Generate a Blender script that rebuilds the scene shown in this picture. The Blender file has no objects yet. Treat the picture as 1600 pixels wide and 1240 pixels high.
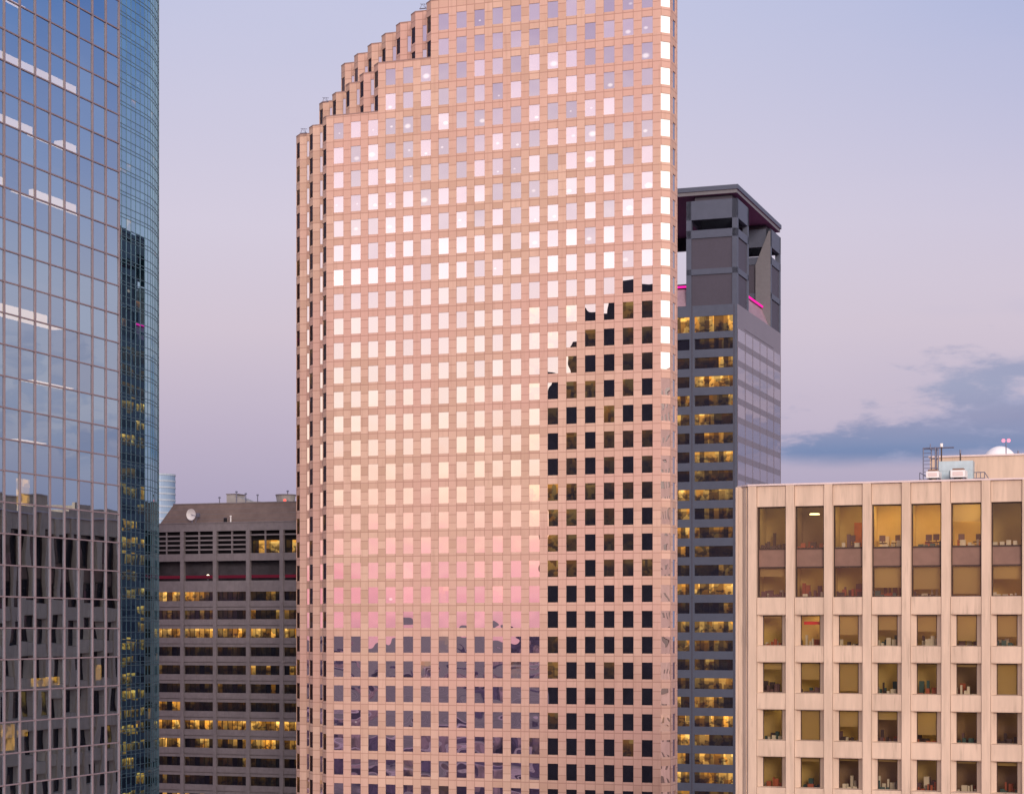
import bpy, math, random
from mathutils import Vector, Matrix
random.seed(7)
D = bpy.data
sc = bpy.context.scene
COL = sc.collection
H = 120.0                     # camera height above the street
F = 3080.0                    # focal length in pixels of a 1600 px wide frame
V0 = 985.0                    # horizon row
ANG = math.radians(-19.49)    # street grid against the view
E1 = (math.cos(ANG), math.sin(ANG)); E2 = (-math.sin(ANG), math.cos(ANG))

# ------------------------------------------------------------------ camera
cam_d = D.cameras.new('camera'); cam = D.objects.new('camera', cam_d); COL.objects.link(cam)
cam.location = (0, 0, H); cam.rotation_euler = (math.radians(90), 0, 0)
cam_d.sensor_width = 36; cam_d.lens = F / 1600 * 36
cam_d.shift_y = (V0 - 620) / 1600
cam_d.clip_start = 0.5; cam_d.clip_end = 60000
sc.camera = cam
sc.view_settings.view_transform = 'Standard'; sc.view_settings.look = 'None'
sc.view_settings.exposure = 0; sc.view_settings.gamma = 1
sc.cycles.use_denoising = True
sc.cycles.max_bounces = 8; sc.cycles.glossy_bounces = 5; sc.cycles.transparent_max_bounces = 12
sc.cycles.sample_clamp_indirect = 6

def lin(r, g, b, k=1.0):
    f = lambda c: (c/255/12.92 if c/255 <= .04045 else ((c/255+.055)/1.055)**2.4)
    return (f(r)*k, f(g)*k, f(b)*k, 1)

# ------------------------------------------------------------------ node helper
class NT:
    def __init__(s, tree): s.t = tree; s.n = tree.nodes; s.l = tree.links
    def new(s, typ, **kw):
        n = s.n.new(typ)
        for k, v in kw.items():
            if k == 'ins':
                for i, val in v.items():
                    if hasattr(val, 'is_output'): s.l.new(val, n.inputs[i])
                    else: n.inputs[i].default_value = val
            else: setattr(n, k, v)
        return n
    def math(s, op, a, b=None, c=None, clamp=False):
        n = s.new('ShaderNodeMath', operation=op, use_clamp=clamp)
        for i, v in enumerate((a, b, c)):
            if v is None: continue
            if hasattr(v, 'is_output'): s.l.new(v, n.inputs[i])
            else: n.inputs[i].default_value = v
        return n.outputs[0]
    def mix(s, f, a, b, mode='MIX'):
        n = s.new('ShaderNodeMix', data_type='RGBA', blend_type=mode)
        for i, v in ((0, f), (6, a), (7, b)):
            if hasattr(v, 'is_output'): s.l.new(v, n.inputs[i])
            else: n.inputs[i].default_value = v
        return n.outputs[2]
    def step(s, x, a, b):
        n = s.new('ShaderNodeMapRange', interpolation_type='SMOOTHSTEP')
        s.l.new(x, n.inputs[0]); n.inputs[1].default_value = a; n.inputs[2].default_value = b
        return n.outputs[0]
    def ramp(s, x, stops, interp='LINEAR'):
        n = s.new('ShaderNodeValToRGB'); cr = n.color_ramp; cr.interpolation = interp
        while len(cr.elements) < len(stops): cr.elements.new(0.5)
        for e, (p, c) in zip(cr.elements, stops): e.position = p; e.color = c
        s.l.new(x, n.inputs[0]); return n.outputs[0]

# ------------------------------------------------------------------ world: dusk sky, sunset behind the camera
w = D.worlds.new('World'); sc.world = w; w.use_nodes = True
t = NT(w.node_tree); t.n.clear()
tc = t.new('ShaderNodeTexCoord'); sep = t.new('ShaderNodeSeparateXYZ', ins={0: tc.outputs['Generated']})
X, Y, Z = sep.outputs
def sc4(c, k=1): return (c[0]*k, c[1]*k, c[2]*k, 1)
zr = t.math('MULTIPLY_ADD', Z, 0.8, 0.2)                 # z -0.25..1 -> 0..1
def zp(z): return z*0.8+0.2
front = t.ramp(zr, [(zp(-.1), lin(120,110,135)), (zp(0.0), lin(152,143,175)), (zp(.055), lin(168,158,186)), (zp(.10), lin(188,175,197)),
                    (zp(.15), lin(208,194,208)), (zp(.20), lin(211,202,219)), (zp(.31), lin(193,196,224)), (zp(.5), lin(135,160,212)), (zp(1), lin(80,112,178))])
right = t.ramp(zr, [(zp(-.1), lin(110,110,140)), (zp(0.0), lin(150,160,200)), (zp(.06), lin(168,162,190)), (zp(.11), lin(205,190,203)),
                    (zp(.17), lin(203,193,211)), (zp(.24), lin(165,172,212)), (zp(.31), lin(108,142,204)), (zp(.5), lin(100,135,195)), (zp(1), lin(72,104,170))])
back = t.ramp(zr, [(zp(-.05), (.25,.12,.14,1)), (zp(-.002), (1.0,.36,.46,1)), (zp(.014), (1.45,.52,.60,1)), (zp(.032), (1.65,.72,.70,1)),
                   (zp(.05), (1.75,1.02,.82,1)), (zp(.085), (1.8,1.28,.98,1)), (zp(.125), (1.75,1.42,1.26,1)), (zp(.185), (1.6,1.30,1.34,1)),
                   (zp(.235), (1.15,.92,1.04,1)), (zp(.30), (.80,.62,.86,1)), (zp(.42), (1.05,.90,1.05,1)), (zp(.6), (1.25,1.10,1.20,1)), (zp(1), (.75,.75,.9,1))])
side = t.step(X, 0.0, 0.66)
fr = t.mix(side, front, right)
# blue-grey cloud bank low in the east, ragged upper edge
mp = t.new('ShaderNodeMapping', ins={0: tc.outputs['Generated'], 3: (9, 9, 34)})
nz = t.new('ShaderNodeTexNoise', ins={0: mp.outputs[0], 'Scale': 1.0, 'Detail': 7.0, 'Roughness': .55})
mp2 = t.new('ShaderNodeMapping', ins={0: tc.outputs['Generated'], 3: (3.5, 3.5, 20), 1: (3.1, 1.7, .4)})
nz2 = t.new('ShaderNodeTexNoise', ins={0: mp2.outputs[0], 'Scale': 1.0, 'Detail': 6.0, 'Roughness': .55})
mp5 = t.new('ShaderNodeMapping', ins={0: tc.outputs['Generated'], 3: (26, 26, 75), 1: (.7, .2, .9)})
nz5 = t.new('ShaderNodeTexNoise', ins={0: mp5.outputs[0], 'Scale': 1.0, 'Detail': 6.0, 'Roughness': .6})
n1 = t.math('SUBTRACT', nz.outputs[0], 0.5); n2 = t.math('SUBTRACT', nz2.outputs[0], 0.5)
zz = t.math('ADD', t.math('ADD', Z, t.math('MULTIPLY', n1, .050)), t.math('MULTIPLY', n2, .060))
toe = t.step(X, 0.12, 0.28)
topz = t.math('MULTIPLY_ADD', toe, 0.042, 0.098)
n5 = t.math('SUBTRACT', nz5.outputs[0], 0.5)
zz = t.math('ADD', zz, t.math('MULTIPLY', n5, .095))
up = t.math('SUBTRACT', 1.0, t.step(t.math('SUBTRACT', zz, topz), -0.014, 0.010))
lo = t.step(t.math('ADD', Z, t.math('MULTIPLY', n1, .010)), 0.080, 0.090)
band = t.math('MULTIPLY', t.math('MULTIPLY', up, lo), t.step(X, 0.06, 0.15))
brk = t.math('SUBTRACT', 1.0, t.math('MULTIPLY', t.step(X, .35, .5), t.math('SUBTRACT', 1.0, t.math('MULTIPLY', t.step(nz5.outputs[0], .44, .56), .9))))
band = t.math('MULTIPLY', t.math('MULTIPLY', band, brk), t.math('SUBTRACT', 1.0, t.math('MULTIPLY', t.step(X, .4, .6), .45)))
cloudc = t.ramp(t.math('MULTIPLY', t.math('SUBTRACT', Z, 0.07), 12.0), [(.1, lin(104,128,172)), (.25, lin(112,132,174)), (.42, lin(140,144,178)), (.6, lin(150,156,186)), (1, lin(150,152,184))])
wisp = t.math('MULTIPLY', t.math('MULTIPLY', t.step(nz2.outputs[0], .50, .72), t.step(X, .15, .28)), t.math('SUBTRACT', 1.0, t.step(Z, .13, .20)))
fr = t.mix(t.math('MULTIPLY', wisp, .45), fr, lin(128,146,190))
cloudc = t.mix(t.math('MULTIPLY', t.step(t.math('ADD', nz5.outputs[0], t.math('MULTIPLY', n1, .5)), .46, .66), .42), cloudc, lin(172,172,202))
fr = t.mix(t.math('MULTIPLY', band, .95), fr, cloudc)
# soft mottling of the sunset side
bk = t.mix(t.math('MULTIPLY', t.step(nz2.outputs[0], .35, .7), .22), back, (1.75, 1.35, 1.3, 1), 'MIX')
bk = t.mix(t.step(Z, .2, .3), bk, back)
cream = t.mix(t.math('MULTIPLY', t.step(X, .35, .85), t.step(Z, .03, .12)), bk, (2.6, 2.3, 2.05, 1))
bmask = t.step(t.math('MULTIPLY', Y, -1.0), -0.25, 0.45)
fr = t.mix(t.math('MULTIPLY', t.step(nz2.outputs[0], .4, .7), .10), fr, lin(214,206,226))
skyc = t.mix(bmask, fr, cream)
ns = t.new('ShaderNodeTexSky', sky_type='NISHITA'); ns.sun_disc = False
ns.sun_elevation = math.radians(13); ns.sun_rotation = math.radians(174); ns.dust_density = 2
b1 = t.new('ShaderNodeBackground', ins={0: ns.outputs[0], 1: 0.004})
b2 = t.new('ShaderNodeBackground', ins={0: skyc, 1: 1.0})
ad = t.new('ShaderNodeAddShader', ins={0: b1.outputs[0], 1: b2.outputs[0]})
out = t.new('ShaderNodeOutputWorld', ins={0: ad.outputs[0]})

sun_d = D.lights.new('sun', 'SUN'); sun = D.objects.new('sun', sun_d); COL.objects.link(sun)
sun_d.energy = 2.4; sun_d.angle = math.radians(18); sun_d.color = (1.0, .86, .78)
sun.rotation_euler = (math.radians(77), 0, math.radians(6)); sun.location = (0, -50, 200)

# ------------------------------------------------------------------ materials
def newmat(name):
    m = D.materials.new(name); m.use_nodes = True; t = NT(m.node_tree); t.n.clear()
    o = t.new('ShaderNodeOutputMaterial'); return m, t, o
def plain(name, col, rough=.7, metal=0, var=.12, scale=1.5, vert=False, spec=.3, bump=0, streak=0):
    m, t, o = newmat(name)
    tc = t.new('ShaderNodeTexCoord')
    mp = t.new('ShaderNodeMapping', ins={0: tc.outputs['Object'], 3: (scale, scale, scale*(.12 if vert else 1))})
    n = t.new('ShaderNodeTexNoise', ins={0: mp.outputs[0], 'Scale': 1.0, 'Detail': 5.0, 'Roughness': .6})
    n3 = t.new('ShaderNodeTexNoise', ins={0: tc.outputs['Object'], 'Scale': .13, 'Detail': 3.0})
    f = t.math('ADD', t.math('MULTIPLY', n.outputs[0], .6), t.math('MULTIPLY', n3.outputs[0], .4))
    c = t.mix(t.step(f, .35, .65), sc4(col, 1-var), sc4(col, 1+var))
    if streak:
        ms = t.new('ShaderNodeMapping', ins={0: tc.outputs['Object'], 3: (3.2, 3.2, .22)})
        st_ = t.new('ShaderNodeTexNoise', ins={0: ms.outputs[0], 'Scale': 1.0, 'Detail': 4.0, 'Roughness': .65})
        ml = t.new('ShaderNodeTexNoise', ins={0: tc.outputs['Object'], 'Scale': .35, 'Detail': 2.0})
        c = t.mix(t.math('MULTIPLY', t.math('MULTIPLY', t.step(st_.outputs[0], .50, .68), t.step(ml.outputs[0], .38, .62)), streak), c, sc4(col, .62))
        c = t.mix(t.math('MULTIPLY', t.step(st_.outputs[0], .42, .30), streak*.6), c, sc4(col, 1.22))
    b = t.new('ShaderNodeBsdfPrincipled', ins={'Base Color': c, 'Roughness': rough, 'Metallic': metal, 'Specular IOR Level': spec})
    if bump:
        bn = t.new('ShaderNodeBump', ins={'Height': n.outputs[0], 'Distance': bump, 'Strength': .6}); t.l.new(bn.outputs[0], b.inputs['Normal'])
    t.l.new(b.outputs[0], o.inputs[0]); return m
def emit(name, col, k=1.0):
    m, t, o = newmat(name)
    e = t.new('ShaderNodeEmission', ins={0: (*col[:3], 1), 1: k}); t.l.new(e.outputs[0], o.inputs[0]); return m

def granite():
    m, t, o = newmat('pink_granite')
    uv = t.new('ShaderNodeUVMap'); s = t.new('ShaderNodeSeparateXYZ', ins={0: uv.outputs[0]})
    P, W, R, HT = 3.05, 1.72, 3.96, 2.60
    u0 = t.math('DIVIDE', t.math('ADD', s.outputs[0], 3050.0), P); uc = t.math('FLOOR', u0); uf = t.math('MULTIPLY', t.math('FRACT', u0), P)
    v0 = t.math('DIVIDE', t.math('ADD', s.outputs[1], 3960.0), R); vc = t.math('FLOOR', v0); vf = t.math('MULTIPLY', t.math('FRACT', v0), R)
    pier = t.math('GREATER_THAN', uf, W); mid = t.math('GREATER_THAN', vf, HT)
    vv = t.math('ADD', t.math('MULTIPLY', vc, 2.0), mid)
    half = t.math('MULTIPLY', t.math('MULTIPLY', pier, t.math('SUBTRACT', 1.0, mid)), t.math('GREATER_THAN', vf, HT/2))
    cell = t.new('ShaderNodeCombineXYZ', ins={0: t.math('ADD', t.math('MULTIPLY', uc, 2.0), pier), 1: t.math('ADD', vv, t.math('MULTIPLY', half, .5)), 2: 0.0})
    wn = t.new('ShaderNodeTexWhiteNoise', noise_dimensions='3D', ins={0: cell.outputs[0]})
    def near(x, a, wd): return t.math('LESS_THAN', t.math('ABSOLUTE', t.math('SUBTRACT', x, a)), wd)
    j = t.math('MAXIMUM', near(uf, W, .06), near(uf, 0.06, .06))
    j = t.math('MAXIMUM', j, t.math('MAXIMUM', near(vf, HT, .065), near(vf, .065, .065)))
    j = t.math('MAXIMUM', j, t.math('MULTIPLY', pier, near(vf, HT/2, .05)))
    tc = t.new('ShaderNodeTexCoord')
    n = t.new('ShaderNodeTexNoise', ins={0: tc.outputs['Object'], 'Scale': .05, 'Detail': 3.0})
    nf = t.new('ShaderNodeTexNoise', ins={0: tc.outputs['Object'], 'Scale': 3.0, 'Detail': 4.0})
    base = t.mix(wn.outputs[0], (.49,.325,.238,1), (.64,.45,.343,1))
    base = t.mix(t.step(n.outputs[0], .35, .65), base, (.58,.365,.30,1))
    base = t.mix(t.math('MULTIPLY', nf.outputs[0], .2), base, (.46,.30,.24,1))
    ms = t.new('ShaderNodeMapping', ins={0: tc.outputs['Object'], 3: (1.3, 1.3, .12)})
    st_ = t.new('ShaderNodeTexNoise', ins={0: ms.outputs[0], 'Scale': 1.0, 'Detail': 4.0, 'Roughness': .6})
    base = t.mix(t.math('MULTIPLY', t.step(st_.outputs[0], .52, .72), .35), base, (.42,.26,.20,1))
    c = t.mix(t.math('MULTIPLY', j, .58), base, (.29,.15,.12,1))
    b = t.new('ShaderNodeBsdfPrincipled', ins={'Base Color': c, 'Roughness': .6, 'Specular IOR Level': .12})
    t.l.new(b.outputs[0], o.inputs[0]); return m

def glass(name, refl, tint, dark=(.015,.015,.02), litcol=(1.0,.47,.055), bump=.004, bscale=.8, transp=0.0, rough=.0, blind=(.65,.55,.55), fres=.0):
    """coated pane: mirror layer over a dim room; attribute 'pane' = (lit, blind, random), 'spot' = (strength, u, v)"""
    m, t, o = newmat(name)
    tc = t.new('ShaderNodeTexCoord')
    n = t.new('ShaderNodeTexNoise', ins={0: tc.outputs['Object'], 'Scale': bscale, 'Detail': 0.0})
    bp = t.new('ShaderNodeBump', ins={'Height': n.outputs[0], 'Distance': bump, 'Strength': 1.0})
    at = t.new('ShaderNodeAttribute', attribute_name='pane'); sp = t.new('ShaderNodeSeparateXYZ', ins={0: at.outputs['Vector']})
    a2 = t.new('ShaderNodeAttribute', attribute_name='spot'); s2 = t.new('ShaderNodeSeparateXYZ', ins={0: a2.outputs['Vector']})
    gtint = t.mix(t.math('FRACT', t.math('MULTIPLY', sp.outputs[2], 7.31)), (tint[0]*.86, tint[1]*.84, tint[2]*.88, 1), (*tint, 1))
    gl = t.new('ShaderNodeBsdfGlossy', ins={0: gtint, 1: rough, 'Normal': bp.outputs[0]})
    uv = t.new('ShaderNodeUVMap'); su = t.new('ShaderNodeSeparateXYZ', ins={0: uv.outputs[0]})
    dd = t.mix(sp.outputs[1], (*dark, 1), (*blind, 1))
    df = t.new('ShaderNodeBsdfDiffuse', ins={0: dd})
    # lit room: bright and dark clutter, brighter towards the ceiling
    mpp = t.new('ShaderNodeMapping', ins={0: tc.outputs['Object'], 3: (.9, .9, 1.1)})
    cl = t.new('ShaderNodeTexNoise', ins={0: mpp.outputs[0], 'Scale': 1.0, 'Detail': 2.0, 'Roughness': .5})
    mp4 = t.new('ShaderNodeMapping', ins={0: tc.outputs['Object'], 3: (.75, .75, .55)})
    vr = t.new('ShaderNodeTexVoronoi', distance='CHEBYCHEV', ins={0: mp4.outputs[0], 'Scale': 1.0})
    vs = t.new('ShaderNodeSeparateXYZ', ins={0: vr.outputs['Color']})
    vv_ = su.outputs[1]
    pat = t.math('MULTIPLY_ADD', vs.outputs[0], .75, .25)
    pat = t.math('MULTIPLY', pat, t.math('MULTIPLY_ADD', t.step(vv_, .0, .9), .5, .5))
    dk = t.math('MULTIPLY', t.step(cl.outputs[0], .47, .58), t.math('SUBTRACT', 1.0, t.step(vv_, .35, .95)))
    pat = t.math('MULTIPLY', pat, t.math('SUBTRACT', 1.0, t.math('MULTIPLY', dk, .75)))
    pat = t.math('ADD', pat, t.math('MULTIPLY', t.math('MULTIPLY', t.step(vv_, .72, .80), t.step(vs.outputs[1], .55, .65)), .45))
    lc = t.mix(vs.outputs[2], (litcol[0], litcol[1]*.80, litcol[2]*.5, 1), (litcol[0], litcol[1]*1.25, litcol[2]*2.6, 1))
    em = t.new('ShaderNodeEmission', ins={0: lc, 1: t.math('MULTIPLY', sp.outputs[0], pat)})
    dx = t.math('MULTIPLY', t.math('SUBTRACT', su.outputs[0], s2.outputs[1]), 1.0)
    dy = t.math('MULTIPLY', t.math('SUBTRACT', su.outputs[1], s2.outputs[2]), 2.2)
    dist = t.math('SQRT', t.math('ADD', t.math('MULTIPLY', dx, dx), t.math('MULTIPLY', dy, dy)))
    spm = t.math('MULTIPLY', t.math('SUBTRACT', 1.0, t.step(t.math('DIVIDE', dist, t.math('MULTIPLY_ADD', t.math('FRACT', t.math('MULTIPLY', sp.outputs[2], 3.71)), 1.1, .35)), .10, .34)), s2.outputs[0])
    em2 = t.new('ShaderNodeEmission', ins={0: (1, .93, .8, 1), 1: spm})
    room = t.new('ShaderNodeAddShader', ins={0: df.outputs[0], 1: em.outputs[0]})
    room = t.new('ShaderNodeAddShader', ins={0: room.outputs[0], 1: em2.outputs[0]})
    if transp:
        tr = t.new('ShaderNodeBsdfTransparent', ins={0: (.8,.82,.8,1)})
        room = t.new('ShaderNodeMixShader', ins={0: transp, 1: room.outputs[0], 2: tr.outputs[0]})
    fac = refl
    if fres:
        lw = t.new('ShaderNodeLayerWeight', ins={0: .35})
        fac = t.math('MULTIPLY_ADD', lw.outputs['Facing'], fres, refl, clamp=True)
    mx = t.new('ShaderNodeMixShader', ins={0: fac, 1: room.outputs[0], 2: gl.outputs[0]})
    t.l.new(mx.outputs[0], o.inputs[0]); return m

M = {}
M['granite'] = granite()
M['granite_plain'] = plain('granite_plain', (.50,.30,.225), .4)
M['tower_glass'] = glass('tower_glass', .62, (1,.98,.98), bump=.009, bscale=.42)
M['notch_glass_darkened'] = glass('notch_glass_darkened', .16, (.75,.6,.6), dark=(.03,.014,.013), bump=.003)  # same glass as the other windows; dark brown reflections put into the colour
M['blue_glass'] = glass('blue_glass', .72, (.70,.90,1.0), dark=(.02,.022,.03), bump=.004, bscale=.45, transp=.75)
M['teal_glass'] = glass('teal_glass', .66, (.60,.86,.93), dark=(.006,.03,.045), bump=.010, bscale=.2, fres=.15)
M['far_glass'] = glass('far_glass', .12, (.7,.88,1.0), dark=(.17,.25,.36), bump=.004, bscale=.3, rough=.5)
M['slate_glass'] = glass('slate_glass', .10, (.6,.62,.75), dark=(.010,.011,.02), bump=.003)
M['side_glass'] = glass('side_glass', .80, (.72,.70,.74), dark=(.04,.04,.05), bump=.010, bscale=.16)
M['grey_glass'] = glass('grey_glass', .03, (.4,.55,.8), dark=(.010,.009,.014), bump=.003)
M['dark_glass'] = glass('dark_glass', .12, (.6,.6,.7), dark=(.012,.012,.018), bump=.003)
M['mullion'] = plain('mullion', (.215,.165,.18), .5, .0, .05)
M['teal_mullion'] = plain('teal_mullion', (.10,.17,.21), .5, .0, .05)
M['concrete_beige'] = plain('beige_concrete', (.585,.445,.34), .8, 0, .10, 1.6, True, .15, .01, .55)
M['coping'] = plain('pale_coping', (.66,.54,.52), .6, 0, .05)
M['bronze'] = plain('bronze_panel', (.20,.115,.085), .45, .0, .10, 1.2)
M['dark_frame'] = plain('dark_frame', (.055,.03,.022), .5, 0, .1)
M['concrete_grey'] = plain('grey_concrete', (.20,.175,.185), .8, 0, .10, 1.0, False, .2, 0, .35)
M['roof_brown'] = plain('roof_brown', (.165,.118,.105), .8, 0, .14, .6)
M['black'] = plain('dark_recess', (.012,.010,.014), .8, 0, .1)
M['slate'] = plain('slate_cladding', (.074,.085,.122), .5, .0, .06, .7)
M['slate_panel'] = plain('slate_louvre', (.062,.056,.078), .6, 0, .05, 2)
M['slate_light'] = plain('slate_trim', (.15,.145,.16), .55, 0, .06)
M['slate_side'] = plain('side_spandrel', (.14,.12,.15), .35, .0, .06)
M['soffit_glow'] = plain('glow_tinted_soffit', (.34,.13,.26), .7, 0, .1)  # magenta neon glow on the underside is put into this colour
M['white'] = plain('white_paint', (.78,.75,.74), .5, 0, .05)
M['duct'] = plain('galvanised_duct', (.42,.52,.56), .45, .3, .1)
M['steel'] = plain('steel', (.16,.16,.22), .5, .4, .1)
M['tank'] = plain('tank_grey', (.36,.34,.33), .7, 0, .12, .7)
M['tar'] = plain('roof_tar', (.16,.13,.12), .9, 0, .2)
M['asphalt'] = plain('asphalt', (.05,.048,.05), .9, 0, .15, .4)
M['neon'] = emit('magenta_neon', (1.0, .02, .38), 1.3)
M['red_line'] = emit('red_strip', (.10, .010, .022), 1.0)
M['beacon'] = emit('beacon_glow', (1.0, .30, .42), 1.6)
M['beacon_red'] = emit('beacon_red', (1.0, .15, .12), 1.5)
M['lamp_white'] = emit('lamp_white', (1.0, .8, .55), 3.0)
M['ceil_cream'] = emit('lit_ceiling', (1.0, .70, .50), 2.6)
def lit_room_mat():
    m, t, o = newmat('lit_yellow'); tc = t.new('ShaderNodeTexCoord')
    mp = t.new('ShaderNodeMapping', ins={0: tc.outputs['Object'], 3: (1.2, 1.2, 1.7)})
    v = t.new('ShaderNodeTexVoronoi', distance='CHEBYCHEV', ins={0: mp.outputs[0], 'Scale': 1.0}); sv_ = t.new('ShaderNodeSeparateXYZ', ins={0: v.outputs['Color']})
    n = t.new('ShaderNodeTexNoise', ins={0: tc.outputs['Object'], 'Scale': 1.6, 'Detail': 3.0})
    k = t.math('MULTIPLY', t.math('MULTIPLY_ADD', sv_.outputs[0], .7, .3), t.math('MULTIPLY_ADD', t.step(n.outputs[0], .38, .55), .75, .25))
    e = t.new('ShaderNodeEmission', ins={0: (1.0, .50, .07, 1), 1: t.math('MULTIPLY', k, 2.6)}); t.l.new(e.outputs[0], o.inputs[0]); return m
M['lit_yellow'] = lit_room_mat()

# ------------------------------------------------------------------ mesh building
class MB:
    def __init__(s): s.v = []; s.f = []; s.uv = []; s.a = []; s.b = []
    def face(s, pts, uvs=None, a=(0,0,0), b=(0,0,0)):
        i = len(s.v); s.v += [tuple(p) for p in pts]; s.f.append(tuple(range(i, i+len(pts))))
        if uvs is None:
            p = [Vector(q) for q in pts]; n = (p[1]-p[0]).cross(p[-1]-p[0])
            if n.length: n.normalize()
            if abs(n.z) > .8: uvs = [(q[0], q[1]) for q in pts]
            else:
                tx = Vector((-n.y, n.x, 0)); tx = tx.normalized() if tx.length else Vector((1,0,0))
                uvs = [(tx.dot(q), q.z) for q in p]
        s.uv += uvs; s.a.append(a); s.b.append(b)
    def box(s, x0, x1, y0, y1, z0, z1, skip=''):
        p = lambda x, y, z: (x, y, z)
        if 'f' not in skip: s.face([p(x0,y0,z0), p(x1,y0,z0), p(x1,y0,z1), p(x0,y0,z1)])
        if 'k' not in skip: s.face([p(x1,y1,z0), p(x0,y1,z0), p(x0,y1,z1), p(x1,y1,z1)])
        if 'l' not in skip: s.face([p(x0,y1,z0), p(x0,y0,z0), p(x0,y0,z1), p(x0,y1,z1)])
        if 'r' not in skip: s.face([p(x1,y0,z0), p(x1,y1,z0), p(x1,y1,z1), p(x1,y0,z1)])
        if 't' not in skip: s.face([p(x0,y0,z1), p(x1,y0,z1), p(x1,y1,z1), p(x0,y1,z1)])
        if 'b' not in skip: s.face([p(x0,y1,z0), p(x1,y1,z0), p(x1,y0,z0), p(x0,y0,z0)])
    def prism(s, poly, z0, z1, top=True, bottom=False):
        n = len(poly)
        for i in range(n):
            a, b = poly[i], poly[(i+1) % n]
            s.face([(a[0],a[1],z0), (b[0],b[1],z0), (b[0],b[1],z1), (a[0],a[1],z1)])
        if top: s.face([(q[0],q[1],z1) for q in poly])
        if bottom: s.face([(q[0],q[1],z0) for q in reversed(poly)])
    def tube(s, p0, p1, r, n=8):
        p0, p1 = Vector(p0), Vector(p1); d = (p1-p0).normalized()
        u = d.orthogonal().normalized(); v = d.cross(u)
        c = [(math.cos(2*math.pi*i/n)*u+math.sin(2*math.pi*i/n)*v)*r for i in range(n)]
        for i in range(n):
            j = (i+1) % n; s.face([p0+c[i], p0+c[j], p1+c[j], p1+c[i]])
        s.face([p1+q for q in c]); s.face([p0+q for q in reversed(c)])
    def lathe(s, cx, cy, prof, n=24, closed_top=True):
        for (r0, z0), (r1, z1) in zip(prof, prof[1:]):
            for i in range(n):
                a0, a1 = 2*math.pi*i/n, 2*math.pi*(i+1)/n
                P = lambda r, a, z: (cx+r*math.cos(a), cy+r*math.sin(a), z)
                if r1 < 1e-6: s.face([P(r0,a0,z0), P(r0,a1,z0), P(0,0,z1)])
                elif r0 < 1e-6: s.face([P(0,0,z0), P(r1,a1,z1), P(r1,a0,z1)])
                else: s.face([P(r0,a0,z0), P(r0,a1,z0), P(r1,a1,z1), P(r1,a0,z1)])
    def build(s, name, mat, parent=None, dz=H, smooth=False, kind=None, label=None):
        me = D.meshes.new(name); me.from_pydata([(x, y, z+dz) for x, y, z in s.v], [], s.f)
        ul = me.uv_layers.new(name='UVMap'); fl = [c for q in s.uv for c in (q[0], q[1])]; ul.data.foreach_set('uv', fl)
        if any(q != (0,0,0) for q in s.a):
            at = me.attributes.new('pane', 'FLOAT_VECTOR', 'FACE'); at.data.foreach_set('vector', [c for q in s.a for c in q])
        if any(q != (0,0,0) for q in s.b):
            at = me.attributes.new('spot', 'FLOAT_VECTOR', 'FACE'); at.data.foreach_set('vector', [c for q in s.b for c in q])
        me.materials.append(mat)
        if smooth: me.polygons.foreach_set('use_smooth', [True]*len(me.polygons))
        o = D.objects.new(name, me); COL.objects.link(o)
        if parent: o.parent = parent
        if kind: o['kind'] = kind
        if label: o['label'] = label
        return o

def thing(name, label, cat, loc=(0,0,0), rot=ANG, group=None):
    o = D.objects.new(name, None); COL.objects.link(o); o.location = loc; o.rotation_euler = (0, 0, rot)
    o.empty_display_size = 2; o['label'] = label; o['category'] = cat
    if group: o['group'] = group
    return o
def at_px(u, Yd): return ((u-800)/F*Yd, Yd)
def g2w(o, x, y): return (o[0]+E1[0]*x+E2[0]*y, o[1]+E1[1]*x+E2[1]*y)

def wall(mb, p0, p1, zb, zt, wins=(), rows=(), wh=2.60, s0=0.0, rec=.10, panes=None, tag=None):
    """wall from p0 to p1 (left to right seen from outside) with recessed window openings; panes collects (quad, info)"""
    L = math.hypot(p1[0]-p0[0], p1[1]-p0[1]); d = ((p1[0]-p0[0])/L, (p1[1]-p0[1])/L); nn = (d[1], -d[0])
    P = lambda s, z, r=0: (p0[0]+d[0]*s-nn[0]*r, p0[1]+d[1]*s-nn[1]*r, z)
    def q(sa, sb, za, zb_):
        if zb_-za > 1e-4 and sb-sa > 1e-4:
            mb.face([P(sa,za), P(sb,za), P(sb,zb_), P(sa,zb_)], [(sa+s0,za), (sb+s0,za), (sb+s0,zb_), (sa+s0,zb_)])
    rr = sorted([r for r in rows if r <= zt-.02 and r-wh >= zb-.02])
    z = zb
    if not wins: q(0, L, zb, zt); return
    for r in rr:
        q(0, L, z, r-wh)
        s = 0
        for k, (a, b) in enumerate(wins):
            q(s, a, r-wh, r); s = b
            za, zc = r-wh, r
            U = lambda s_, z_: (s_+s0, z_)
            mb.face([P(a,za), P(a,za,rec), P(a,zc,rec), P(a,zc)], [U(a-.06,za+.1)]*4)
            mb.face([P(b,za,rec), P(b,za), P(b,zc), P(b,zc,rec)], [U(b+.06,za+.1)]*4)
            mb.face([P(a,za), P(b,za), P(b,za,rec), P(a,za,rec)], [U(a+.3,za-.2)]*4)
            mb.face([P(a,zc,rec), P(b,zc,rec), P(b,zc), P(a,zc)], [U(a+.3,zc+.2)]*4)
            if panes is not None:
                panes.append(dict(q=[P(a,za,rec), P(b,za,rec), P(b,zc,rec), P(a,zc,rec)], n=nn, col=k, top=r, tag=tag))
        q(s, L, r-wh, r); z = r
    q(0, L, z, zt)
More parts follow.
